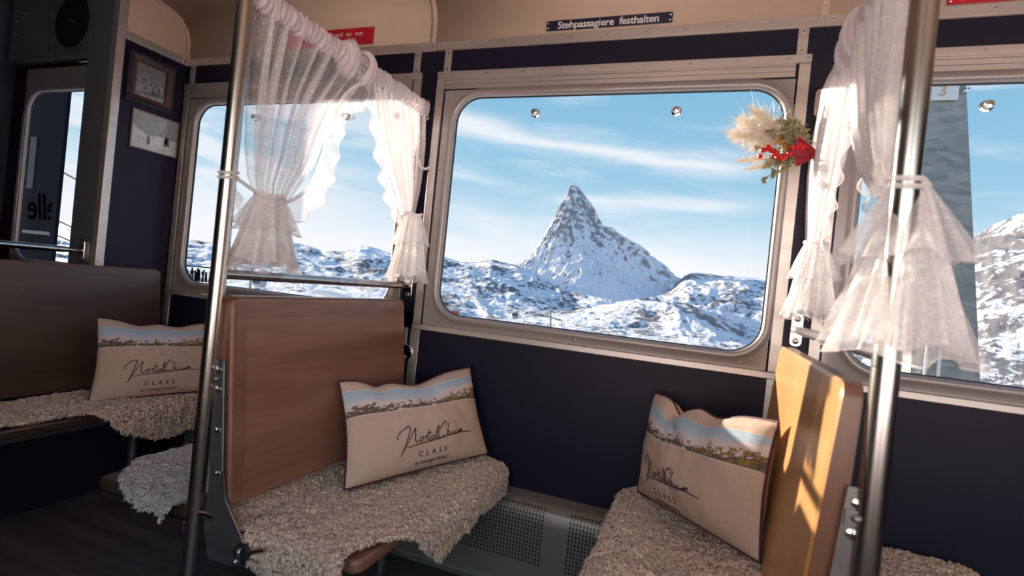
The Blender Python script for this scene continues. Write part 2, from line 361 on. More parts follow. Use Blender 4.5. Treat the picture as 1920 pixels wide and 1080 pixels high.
def snow_mat(name, thr, rock1, rock2, nscale, streak=(1, 1, 1), polar=None):
    m = bpy.data.materials.new(name); m.use_nodes = True; nt = m.node_tree; b = nt.nodes['Principled BSDF']; L = nt.links.new
    def n(t): return nt.nodes.new(t)
    def mth(op, a, c=None):
        x = n('ShaderNodeMath'); x.operation = op
        for i, v in enumerate((a, c)):
            if v is None: continue
            if isinstance(v, (int, float)): x.inputs[i].default_value = v
            else: L(v, x.inputs[i])
        return x.outputs[0]
    ge = n('ShaderNodeNewGeometry'); sp = n('ShaderNodeSeparateXYZ'); L(ge.outputs['Normal'], sp.inputs[0])
    mp = n('ShaderNodeMapping'); mp.inputs['Scale'].default_value = streak; L(ge.outputs['Position'], mp.inputs[0])
    ns = n('ShaderNodeTexNoise'); ns.inputs['Scale'].default_value = nscale; ns.inputs['Detail'].default_value = 10; ns.inputs['Roughness'].default_value = .68; L(mp.outputs[0], ns.inputs['Vector'])
    if polar:
        sx = n('ShaderNodeSeparateXYZ'); L(ge.outputs['Position'], sx.inputs[0]); cx = n('ShaderNodeCombineXYZ')
        a_ = mth('MULTIPLY', mth('ARCTAN2', sx.outputs[0], sx.outputs[1]), 57.3*polar[0])
        l_ = mth('MULTIPLY', mth('LOGARITHM', mth('SQRT', mth('ADD', mth('MULTIPLY', sx.outputs[0], sx.outputs[0]), mth('MULTIPLY', sx.outputs[1], sx.outputs[1]))), 2.718), polar[1])
        L(a_, cx.inputs[0]); L(l_, cx.inputs[1]); L(cx.outputs[0], ns.inputs['Vector']); ns.inputs['Scale'].default_value = 1
    lo = n('ShaderNodeTexNoise'); lo.inputs['Scale'].default_value = .16 if polar else nscale*.12; lo.inputs['Detail'].default_value = 3
    L(cx.outputs[0] if polar else mp.outputs[0], lo.inputs['Vector']); patch = mth('MULTIPLY', mth('SUBTRACT', lo.outputs[0], .5), 1.1 if polar else .12)
    v = mth('ADD', mth('ADD', sp.outputs[2], patch), mth('MULTIPLY', mth('SUBTRACT', ns.outputs[0], .5), 1.5))
    if not polar:   # wind-scoured rock higher up
        sz = n('ShaderNodeSeparateXYZ'); L(ge.outputs['Position'], sz.inputs[0]); hz = n('ShaderNodeMapRange'); L(sz.outputs[2], hz.inputs[0]); hz.inputs[1].default_value = 600; hz.inputs[2].default_value = 1650; hz.inputs[4].default_value = .12
        v = mth('SUBTRACT', v, hz.outputs[0])
    mr = n('ShaderNodeMapRange'); L(v, mr.inputs[0]); mr.inputs[1].default_value = thr-.06; mr.inputs[2].default_value = thr+.06
    rk = n('ShaderNodeMix'); rk.data_type = 'RGBA'; L(ns.outputs[0], rk.inputs[0]); rk.inputs[6].default_value = (*rock1, 1); rk.inputs[7].default_value = (*rock2, 1)
    mx = n('ShaderNodeMix'); mx.data_type = 'RGBA'; L(mr.outputs[0], mx.inputs[0]); L(rk.outputs[2], mx.inputs[6]); mx.inputs[7].default_value = (.86, .87, .90, 1)
    L(mx.outputs[2], b.inputs['Base Color']); b.inputs['Roughness'].default_value = .8; b.inputs['Specular IOR Level'].default_value = .1
    bp = n('ShaderNodeBump'); bp.inputs['Strength'].default_value = .5; bp.inputs['Distance'].default_value = .06/nscale; L(ns.outputs[0], bp.inputs['Height']); L(bp.outputs[0], b.inputs['Normal'])
    return m

# ------------------------------------------------------------------ text
def text_mesh(s, size, align='CENTER', space=1.0, offset=0.0, res=3):
    cu = bpy.data.curves.new('t', 'FONT'); cu.body = s; cu.size = size; cu.align_x = align; cu.align_y = 'CENTER'; cu.space_character = space; cu.offset = offset; cu.resolution_u = res
    o = bpy.data.objects.new('t', cu); COL.objects.link(o)
    dg = bpy.context.evaluated_depsgraph_get(); me = bpy.data.meshes.new_from_object(o.evaluated_get(dg))
    v = [tuple(p.co) for p in me.vertices]; f = [tuple(p.vertices) for p in me.polygons]
    bpy.data.objects.remove(o); bpy.data.curves.remove(cu); bpy.data.meshes.remove(me)
    return v, f

# ================================================================== CARRIAGE SHELL
WY = 2.0                        # inner face of the window wall
FZ = -1.14                      # floor
PITCH = 1.478
WX = [(-1.166-PITCH, .234-PITCH), (-1.166, .234), (-1.166+PITCH, .234+PITCH)]
GL = (.101, .064)               # glass inset left/right from the outer frame
Z_TOP, Z_BAR, Z_BAR2, Z_GT, Z_GB, Z_LIP, Z_BOT = .862, .834, .788, .755, -.150, -.200, -.225
X0, X1 = -4.12, 2.75
PX = -2.65                      # face of the end partition
YB = -.75                       # wall behind the photographer

b = MB(); b.box(X0-.1, X1+.1, YB-.1, WY+.06, FZ-.06, FZ); struct(b.build('floor', M['floor'], smooth=False))
# window wall: below, above and between the windows; doorway to the vestibule on the left
b = MB(); DX0, DX1 = -3.945, -3.35
b.box(DX1, X1, WY, WY+.02, FZ, Z_BOT); b.box(X0, DX0, WY, WY+.02, FZ, 1.5)
b.box(DX0, DX1, WY, WY+.02, .868, 1.5); b.box(DX0, DX1, WY, WY+.02, FZ, -.14)
b.box(DX1, X1, WY, WY+.02, Z_GT+.006, 1.0); b.box(DX1, PX-.02, WY, WY+.02, 1.0, 1.5)
edges = [DX1] + [e for w in WX for e in (w[0]+GL[0]-.006, w[1]-GL[1]+.006)] + [X1]
for i in range(0, len(edges), 2): b.box(edges[i], edges[i+1], WY, WY+.02, Z_BOT, Z_GT+.006)
b.box(DX1, X1, WY, WY+.02, Z_BOT, Z_GB-.006)
struct(b.build('wall_far', M['navy'], smooth=False))
# curved beige ceiling cove (extruded along the carriage)
prof = [(WY+.002, .955), (WY, 1.08), (WY-.02, 1.135), (WY-.06, 1.18), (WY-.12, 1.205), (WY-.22, 1.225), (WY-.6, 1.25), (.6, 1.265), (YB+.6, 1.25), (YB+.12, 1.205), (YB+.02, 1.12), (YB, .955)]
def cove(name, xa, xb):
    b = MB(); out = [(y + (.04 if i < 2 else 0) - (.04 if i > 9 else 0), z+.05) for i, (y, z) in enumerate(prof)]
    b.grid([[(xa, y, z) for y, z in prof], [(xb, y, z) for y, z in prof]])
    return struct(b.build(name, M['beige'], solid=.012, sharp=0))
SEAM = [-1.205-PITCH+.03, -1.21, .258, .258+PITCH, X1]
for i in range(4): cove('ceiling', SEAM[i] + .003, SEAM[i+1]-.003)
b = MB(); b.box(X0-.1, PX-.02, YB, WY, 1.5, 1.55); b.box(PX-.19, PX-.02, YB, 1.66, 1.2, 1.5); struct(b.build('ceiling', M['greymetal'], smooth=False))
# joint cover bands with rivets over each seam
for x in SEAM[1:3]:
    t = thing('trim_1', None, None, (x, WY, .96), kind='structure')
    b = MB(); b.grid([[(x-.014, y-.006 if i < 6 else y, z-(.006 if i > 2 else 0)) for i, (y, z) in enumerate(prof)], [(x+.014, y-.006 if i < 6 else y, z-(.006 if i > 2 else 0)) for i, (y, z) in enumerate(prof)]])
    b.build('cover_band', M['beige'], t, solid=.003, sharp=0)
    b = MB()
    for z in (1.02, 1.08): b.disc((x, WY-.006, z), (0, -1, 0), .004, .002, 8, dome=1)
    b.build('rivet', M['screw'], t, kind='stuff')
# aluminium rail under the cove, in lengths with butt joints
def screws(b, pts, axis=(0, -1, 0), r=.0045):
    for p in pts: b.disc(p, axis, r, .0025, 10, dome=1)
SR = [X0+1.47, -1.185, .262, .262+PITCH]
for i in range(3):
    xa, xb = SR[i]+.0015, SR[i+1]-.0015
    t = thing('trim_2', None, None, (xa, WY, .96), kind='structure')
    b = MB(); b.box(xa, xb, WY-.008, WY, .955, .992); b.build('strip', M['alu'], t, bevel=.0015)
    b = MB(); k = 10; screws(b, [(xa+.02+(xb-xa-.04)*j/k, WY-.008, .975) for j in range(k+1)]); b.build('screw', M['screw'], t, kind='stuff')
# end partition with the pictures
PX = -2.65
b = MB(); b.box(PX-.19, PX, 1.665, WY, FZ, 1.02); struct(b.build('wall_left', M['navy'], smooth=False))
b = MB(); b.prism([(PX+.001, y, z) for y, z in prof[:7]] + [(PX+.001, 1.665, 1.2), (PX+.001, 1.665, .99)], (-.18, 0, 0)); struct(b.build('wall_left', M['beige'], smooth=False))
t = thing('trim_3', None, None, (PX, 1.66, .96), kind='structure')
b = MB(); b.box(PX, PX+.008, 1.6805, WY-.008, .955, .992); b.build('strip', M['alu'], t, bevel=.0015)
b = MB(); screws(b, [(PX+.008, y, .975) for y in (1.70, 1.80, 1.90, 1.97)], (1, 0, 0)); b.build('screw', M['screw'], t, kind='stuff')
b = MB()   # double bead following the arch
for off in (.0, .028):
    pts = [(PX+.005, y-off-.006, z-(off if i > 2 else 0)) for i, (y, z) in enumerate(prof[:7])]; b.tube(pts, .005, 8)
struct(b.build('trim_4', M['beige']))
# end post of the partition (grey metal), facing the aisle
t = thing('trim_5', None, None, (PX-.1, 1.65, FZ), kind='structure')
b = MB(); b.box(PX-.195, PX-.03, 1.645, 1.70, FZ, 1.5); b.build('post_face', M['greymetal'], t, bevel=.003)
b = MB(); b.box(PX-.032, PX+.008, 1.64, 1.68, FZ, 1.5); b.build('corner_strip', M['alu'], t, bevel=.004)
b = MB(); screws(b, [(PX-.012, 1.64, z) for z in (-.0, .45, .83)] + [(PX-.08, 1.645, .47), (PX-.1, 1.645, 1.13), (PX-.09, 1.645, .2)]); b.build('screw', M['screw'], t, kind='stuff')
# far vestibule partition and outer walls
b = MB(); b.box(X0-.08, X0, YB, WY, FZ, 1.5); struct(b.build('wall_left', M['darkgrey'], smooth=False))
b = MB(); b.box(X1, X1+.06, YB, WY, FZ, 1.25); struct(b.build('wall_right', M['navy'], smooth=False))
NW = [(-1.0, .30), (.41, 1.7), (1.80, 2.6)]
b = MB(); b.box(X0, X1, YB-.06, YB, FZ, -.5); b.box(X0, X1, YB-.06, YB, .86, 1.0)
e = [X0] + [q for w in NW for q in w] + [X1]
for i in range(0, len(e), 2): b.box(e[i], e[i+1], YB-.06, YB, -.5, .86)
b.box(X0, PX, YB-.06, YB, .8, 1.5); struct(b.build('wall_near', M['navy'], smooth=False))
for i, (a, c) in enumerate(NW):
    t = thing('window_%d' % (4+i), None, None, (a, YB, -.2), kind='structure')
    b = MB()
    for q in ((a, a+.05, -.5, .86), (c-.05, c, -.5, .86), (a+.05, c-.05, -.5, -.45), (a+.05, c-.05, .81, .86)): b.box(q[0], q[1], YB-.05, YB+.01, q[2], q[3])
    b.build('window_frame', M['frame'], t, bevel=.004)
    b = MB(); b.box(a+.05, c-.05, YB-.04, YB-.035, -.45, .81); b.build('pane', M['warm_fill'], t)

# ------------------------------------------------------------------ windows of the far wall
def rrect(x0, x1, z0, z1, r, n=10):
    pts = []
    for cx, cz, a0 in ((x1-r, z1-r, 0), (x0+r, z1-r, PI/2), (x0+r, z0+r, PI), (x1-r, z0+r, 1.5*PI)):
        for k in range(n+1): a = a0+PI/2*k/n; pts.append((cx+r*math.cos(a), cz+r*math.sin(a)))
    return pts
def ring_panel(b, rings):
    b.grid([[(x, y, z) for x, z in rr] for rr, y in rings], wrap=True)
def sheet_window(name, xa, xb, zt, zb, gl, gr, gt, gb, lbl=None):
    """pressed sheet-metal surround with a rounded opening, raised bead, rubber seal, pane"""
    t = thing(name, lbl, None, (xa, WY, zb), kind='structure')
    g0, g1 = xa+gl, xb-gr; R = .105
    rings = [(rrect(xa+.006, xb-.006, zb, zt, .004), WY-.004)]
    for d, y in ((.034, WY-.004), (.028, WY-.007), (.022, WY-.013), (.013, WY-.016), (.005, WY-.012), (.0, WY-.002), (.0, WY+.006)):
        rings.append((rrect(g0-d, g1+d, gb-d, gt+d, R+d), y))
    b = MB(); ring_panel(b, rings); b.build('frame_panel', M['frame'], t, sharp=50)
    b = MB(); ring_panel(b, [(rrect(g0-.001, g1+.001, gb-.001, gt+.001, R), WY+.004), (rrect(g0+.004, g1-.004, gb+.004, gt-.004, R-.004), WY+.006), (rrect(g0+.004, g1-.004, gb+.004, gt-.004, R-.004), WY+.0115)])
    b.build('gasket', M['rubber'], t)
    b = MB(); b.prism([(x, WY+.012, z) for x, z in rrect(g0-.004, g1+.004, gb-.004, gt+.004, R)], (0, .005, 0)); b.build('pane', M['tinted'], t, smooth=False)
    return t, g0, g1
KN = [[-2.157, -1.626], [-.72, -.183], [.72, 1.25]]
for wi, (xa, xb) in enumerate(WX):
    t, g0, g1 = sheet_window('window_%d' % (wi+1), xa+.035, xb-.035, Z_BAR2-.004, Z_LIP, GL[0]-.035, GL[1]-.035+.0, Z_GT, Z_GB)
    b = MB(); b.box(xa, xb, WY-.014, WY+.0, Z_BAR, Z_TOP); b.build('top_strip', M['alu'], t, bevel=.0015)
    b = MB(); n = 5; hh = (Z_BAR-Z_BAR2)/n
    for k in range(n): b.box(xa+.035, xb-.045, WY-.012+.002*(k % 2), WY, Z_BAR2+k*hh+.0008, Z_BAR2+(k+1)*hh)
    b.build('ribbed_bar', M['alu'], t, bevel=.0008)
    for (p, q) in ((xa, xa+.034), (xb-.036, xb)):
        b = MB(); b.box(p, q, WY-.012, WY, Z_LIP, Z_BAR-.001); b.build('side_strip', M['alu'], t, bevel=.0015)
    b = MB(); b.box(xa-.002, xb+.002, WY-.016, WY, Z_BOT, Z_LIP-.001); b.build('bottom_lip', M['alu'], t, bevel=.003)
    b = MB(); k = 8
    screws(b, [(xa+.07+(xb-xa-.14)*j/k, WY-.014, .847) for j in range(k+1)] + [(xa+.012, WY-.014, .848), (xb-.012, WY-.014, .848)])
    screws(b, [(xa+.12+(xb-xa-.24)*j/2, WY-.005, -.183) for j in range(3)] + [(xa+.05, WY-.005, .45), (xa+.05, WY-.005, .1), (xb-.052, WY-.005, .12)], r=.006)
    b.build('screw', M['screw'], t, kind='stuff')
    # short strips up to the cove rail, and down to the heater
    for p in (xa+.038, xb-.032):
        s = thing('trim_6', None, None, (p, WY, Z_TOP), kind='structure')
        b = MB(); b.box(p-.016, p+.016, WY-.006, WY, Z_TOP, .955); b.build('strip', M['alu'], s, bevel=.001)
        b = MB(); screws(b, [(p, WY-.006, .875), (p, WY-.006, .94)], r=.0055); b.build('screw', M['screw'], s, kind='stuff')
    for p in (xa+.012, xb-.014):
        s = thing('trim_7', None, None, (p, WY, -.78), kind='structure')
        b = MB(); b.box(p-.021, p+.021, WY-.006, WY, -.79, Z_BOT); b.build('strip', M['alu'], s, bevel=.001)
        b = MB(); screws(b, [(p, WY-.006, z) for z in (-.25, -.42, -.6)], r=.005); b.build('screw', M['screw'], s, kind='stuff')
    for kx in KN[wi]:
        kb = MB(); kb.tube([(kx, WY+.012, .685), (kx, WY+.006, .685), (kx, WY+.004, .685), (kx, WY-.012, .685), (kx, WY-.018, .685), (kx, WY-.020, .685)], [.018, .018, .012, .013, .011, .004], 20)
        kb.build('pane_knob', M['chrome'], t, label='chrome knob fixed through the top of the pane')

# vestibule side door
t, g0, g1 = sheet_window('door_1', -4.0, -3.29, 1.0, -.6, .06, .06, .86, -.135, 'grey metal vestibule side door with tall round-cornered window')
b = MB(); pts = [(g0-.03+.0, WY-.02, .86-.14), (g0-.03, WY-.02, -.1)]
b.box(g0-.036, g0-.012, WY-.018, WY-.004, -.12, .74); b.build('edge_strip', M['alu'], t, bevel=.002)
b = MB(); screws(b, [(g0-.024, WY-.018, z) for z in (-.09, .06, .2, .24, .38, .52, .7)] + [(x, WY-.004, .93) for x in (-3.83, -3.68, -3.5)], r=.006); b.build('screw', M['screw'], t, kind='stuff')

# heater cover along the wall
hx0, hx1 = -2.3, 1.6
t = thing('heater_cover', 'grey perforated metal heater cover along foot of the wall between the benches', 'heater', (-.4, 1.9, FZ))
hp = [(WY-.001, -.785), (WY-.05, -.792), (WY-.065, -.797), (WY-.088, -.815), (WY-.098, -.84), (WY-.10, -.865), (WY-.10, -1.04), (WY-.10, -1.10), (WY-.085, -1.10), (WY-.085, FZ+.002), (WY-.001, FZ+.002)]
b = MB(); b.prism([(hx0, y, z) for y, z in hp], (hx1-hx0, 0, 0)); b.build('cover', mat('heater_grey', (.28, .24, .22), .4, .45, var=(5, .1)), t, sharp=25)
b = MB()
def hpt(s):   # distance down the curved face -> (y, z, normal)
    seq = [hp[2], hp[3], hp[4], hp[5], hp[6]]; acc = 0
    for (ya, za), (yb, zb) in zip(seq, seq[1:]):
        l = math.hypot(yb-ya, zb-za)
        if s <= acc+l:
            f = (s-acc)/l; ny, nz = (zb-za)/l, -(yb-ya)/l
            return ya+(yb-ya)*f, za+(zb-za)*f, ny, nz
        acc += l
    return seq[-1][0], seq[-1][1], -1, 0
for (xa, xb) in ((-.905, -.485), (-.395, .03)):
    nx = int((xb-xa)/.0125)
    for i in range(nx):
        for j in range(15):
            s = .012+j*.0145; x = xa+i*(xb-xa)/nx
            ya, za, ny, nz = hpt(s); yb, zb, _, _ = hpt(s+.0095); e = .0006
            b.add([(x, ya+ny*e, za+nz*e), (x+.006, ya+ny*e, za+nz*e), (x+.006, yb+ny*e, zb+nz*e), (x, yb+ny*e, zb+nz*e)], [(0, 1, 2, 3)])
b.build('ventilation_slot', M['black'], t, kind='stuff', recalc=False, smooth=False)
b = MB(); screws(b, [(x, WY-.03, -.789) for x in (-.62, -.5, -.3, -.2, .05)], (0, -.1, 1), r=.006); b.build('screw', M['screw'], t, kind='stuff')
b = MB(); b.box(hx0, hx1, WY-.11, WY-.085, -1.105, -1.097); b.build('edge_lip', M['alu'], t)

# ================================================================== POLES, RAILS
PXS = [-1.206, .272]; PYS = [1.05, 1.02]
lab = ['stainless steel grab pole at the aisle end of the middle-left bench', 'stainless steel grab pole nearest the camera, beside sunlit backrest']
for x, y, l in zip(PXS, PYS, lab):
    t = thing('grab_pole', l, 'pole', (x, y, FZ))
    b = MB(); b.tube([(x, y, FZ), (x, y, -.6), (x, y, 0), (x, y, .6), (x, y, 1.27)], .0205, 32, caps=False); b.build('tube', M['steel'], t)
    b = MB(); b.tube([(x, y, FZ), (x, y, FZ+.006), (x, y, FZ+.012)], [.05, .048, .02], 24); b.build('floor_flange', M['darksteel'], t)
def handrail(xa, ya, yb, z, lbl, r=.0138):
    t = thing('handrail', lbl, 'handrail', (xa, yb, z))
    b = MB(); b.tube([(xa, ya, z), (xa, ya+.04, z), (xa, yb-.09, z), (xa, yb-.07, z), (xa, yb-.012, z)], [r, r, r, r*.82, r*.82], 24); b.build('bar', M['steel'], t)
    b = MB(); b.prism([(x, yb-.012, zz) for x, zz in rrect(xa-.019, xa+.019, z-.055, z+.055, .016, 5)], (0, .0115, 0)); b.build('bracket', M['chrome'], t, bevel=.002)
    b = MB()
    for s in (-1, 1): b.disc((xa, yb-.012, z+s*.037), (0, -1, 0), .011, .004, 14, dome=1)
    b.build('screw', M['screw'], t, kind='stuff')
    return t
handrail(-1.206, 1.066, WY, -.048, 'steel handrail above the middle-left wooden backrest')
handrail(.272, 1.036, WY, -.052, 'steel handrail above the sunlit right-hand backrest')
handrail(-2.735, .3, 1.645, -.044, 'steel guard rail crossing the vestibule door window, far left')

# ================================================================== BENCHES
def bench(px, d, ya, yb, lbl, wood, band, seat_z=-.705, rec=.06, top=-.103, bot=-.645, depth=.42, thick=.034, off=.038, gold_end=None, end=True, bx=None, back=True, pshift=0, lip=True):
    """d = +1 seat looks toward +X. Board backrest with framed band, seat board, side plate"""
    X = lambda a: (px + d*(off + a)) if bx is None else bx + d*a
    t = thing('bench', lbl, 'bench', (X(.2), (ya+yb)/2, FZ))
    # backrest: a reclined rounded board
    n = 6; R = .03
    out = rrect(ya, yb, bot, top, R, n)
    lean = lambda z: rec*(top-z)/(top-bot)
    f = [(X(lean(z)), y, z) for y, z in out]; bk = [(X(lean(z)*.45-thick*.55), y, z) for y, z in out]
    b = MB(); N = len(out)
    inn = rrect(ya+.006, yb-.006, bot+.006, top-.006, R-.006, n)
    f2 = [(X(lean(z)+.004), y, z) for y, z in inn]; b.grid([f2, f, bk], wrap=True); b.add(f2, [tuple(range(N))]); b.add(bk, [tuple(range(N-1, -1, -1))])
    bo = b.build('backrest', [wood, M['wood_rim']], t, sharp=50) if back else None
    if bo:
        for p_ in bo.data.polygons:
            if abs(p_.normal.x) < .8: p_.material_index = 1
    # raised lipping strips round the board: top band and side band, their grain runs the other way
    b = MB(); e = .0055
    P = lambda y, z: (X(lean(z)+e), y, z)
    if back and lip:
        b.prism([P(ya+.014, top-.014), P(yb-.014, top-.014), P(yb-.014, top-.058), P(ya+.014, top-.058)], (d*.0012, 0, 0)); b.build('top_lipping', band, bo, smooth=False)
        b = MB(); b.prism([P(ya+.014, top-.0595), P(ya+.043, top-.0595), P(ya+.043, bot+.02), P(ya+.014, bot+.02)], (d*.0012, 0, 0)); b.build('side_lipping', band, bo, smooth=False)
    # seat board
    x0, x1 = X(.03), X(depth+.02); lo, hi = min(x0, x1), max(x0, x1)
    b = MB(); pts = rrect(lo, hi, ya+.045, yb+.06 if yb+.06 < WY-.02 else WY-.02, .03, 5); b.prism([(x, y, seat_z-.034) for x, y in pts], (0, 0, .034)); b.build('seat_board', wood, t, bevel=.009, seg=3)
    b = MB(); b.box(min(X(.03), X(depth-.06)), max(X(.03), X(depth-.06)), ya+.07, yb-.05, seat_z-.075, seat_z-.036); b.build('seat_frame', M['darksteel'], t, bevel=.002)
    b = MB(); fx = X(depth-.03); b.box(min(X(.05), fx), max(X(.05), fx), ya+.035, ya+.041, seat_z-.07, seat_z-.036); b.build('seat_bracket', M['chrome'], t, bevel=.002)
    # pedestal leg at the wall side
    b = MB(); b.tube([(X(.09), yb-.12, seat_z-.05), (X(.09), yb-.12, FZ)], .02, 12); b.build('leg', M['darksteel'], t)
    if end:   # steel end plate: narrow strip beside the board that swells to carry the seat pivot
        y = ya-.006; xx = lambda z, o: X(lean(z)-thick*.5+o-pshift)
        pl = [(xx(-.27, -.016), -.27), (xx(-.27, .018), -.27), (xx(-.55, .018), -.55), (xx(-.62, .03), -.62), (xx(-.70, .085), -.70), (xx(-.735, .105), -.735), (xx(-.76, .10), -.76), (xx(-.78, .05), -.78), (xx(-.78, -.03), -.78), (xx(-.7, -.045), -.70), (xx(-.6, -.03), -.6)]
        b = MB(); b.prism([(x, y, z) for x, z in pl], (0, -.005, 0)); b.build('end_plate', M['darksteel'], t, bevel=.001)
        b = MB(); b.tube([(x+d*.001, y-.007, z) for x, z in pl[2:6]], .003, 8); b.build('plate_rim', M['chrome'], t)
        for z in (-.295, -.345, -.45, -.56):
            b = MB(); b.disc((xx(z, .0), y-.005, z), (0, -1, 0), .0095, .005, 14, dome=1); b.box(xx(z, -.0012), xx(z, .0012), y-.0115, y-.008, z-.007, z+.007); b.build('screw', M['chrome'], t)
        b = MB(); px_, pz = xx(-.74, .095), -.735; b.disc((px_, y-.005, pz), (0, -1, 0), .026, .012, 20); b.build('pivot_hub', M['black'], t, bevel=.002)
        b = MB(); b.box(px_-.007, px_+.007, y-.028, y-.017, pz-.02, pz+.02)
        for s in (-1, 1): b.disc((px_+s*.004, y-.028, pz+s*.013), (0, -1, 0), .007, .006, 12, dome=1)
        b.build('pivot_clamp', M['chrome'], t, bevel=.002)
        b = MB(); b.tube([(px_+d*.02, y-.012, pz+.01), (px_+d*.07, y-.012, pz+.03)], .006, 10); b.tube([(px_+d*.02, y-.012, pz+.0), (px_+d*.06, y-.01, pz-.012), (px_+d*.12, y-.01, pz-.015)], .002, 6); b.build('pivot_arm', M['chrome'], t)
        b = MB(); b.tube([(px+d*.01, PYS[0] if px < 0 else PYS[1], -.675), (xx(-.675, -.01), y, -.675)], .009, 12); b.build('pole_clamp', M['chrome'], t)
        b = MB(); b.box(xx(-.31, -.02), xx(-.31, .016), y-.012, y-.005, -.33, -.305); b.disc((xx(-.317, .0), y-.012, -.317), (0, -1, 0), .007, .008, 12, dome=1); b.build('latch', M['darksteel'], t)
    return t
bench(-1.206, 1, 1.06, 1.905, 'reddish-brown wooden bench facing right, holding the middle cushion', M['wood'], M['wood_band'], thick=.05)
bench(-1.206, -1, 1.06, 1.885, 'wooden bench facing away behind the left steel pole', M['wood_dimmed'], M['wood_dimmed'], end=False, back=False)
bench(.272, -1, 1.03, 1.885, 'wooden bench with sunlit honey tint at the right, holding the shaded cushion', M['wood_sunlit'], M['wood_sunlit'], seat_z=-.70, rec=.045, off=.05, thick=.05, pshift=.022, lip=False)
bench(.272, 1, 1.03, 1.885, 'bench behind the right-hand pole, mostly below the picture', M['wood_dimmed'], M['wood_dimmed'], end=False, back=False)
tb = bench(-2.6, 1, .55, 1.925, 'long dim wooden bench against the end partition at far left', M['wood_dimmed'], M['wood_dimmed'], off=0, thick=.03, seat_z=-.675, depth=.36, end=False, bx=-2.6)
b = MB(); b.box(-2.62, -2.56, .55, WY-.01, FZ, -.70); b.box(-2.56, -2.55, 1.25, 1.256, FZ, -.70); b.build('kick_panel', M['panelblue'], tb, bevel=.002)
# round chrome latch on the wall behind the middle-left backrest
t = thing('wall_latch', 'round chrome latch half hidden behind the middle-left backrest', 'latch', (-1.17, WY, -.33))
b = MB(); b.disc((-1.19, WY-.006, -.33), (0, -1, 0), .035, .008, 28); b.build('plate', M['chrome'], t, bevel=.002)
b = MB(); b.box(-1.195, -1.185, WY-.028, WY-.014, -.36, -.34); b.build('tongue', M['darksteel'], t, bevel=.002)
b = MB(); b.box(-1.262, -1.19, WY-.012, WY, -.9, Z_BOT); struct(b.build('trim_8', M['frame'], bevel=.002))

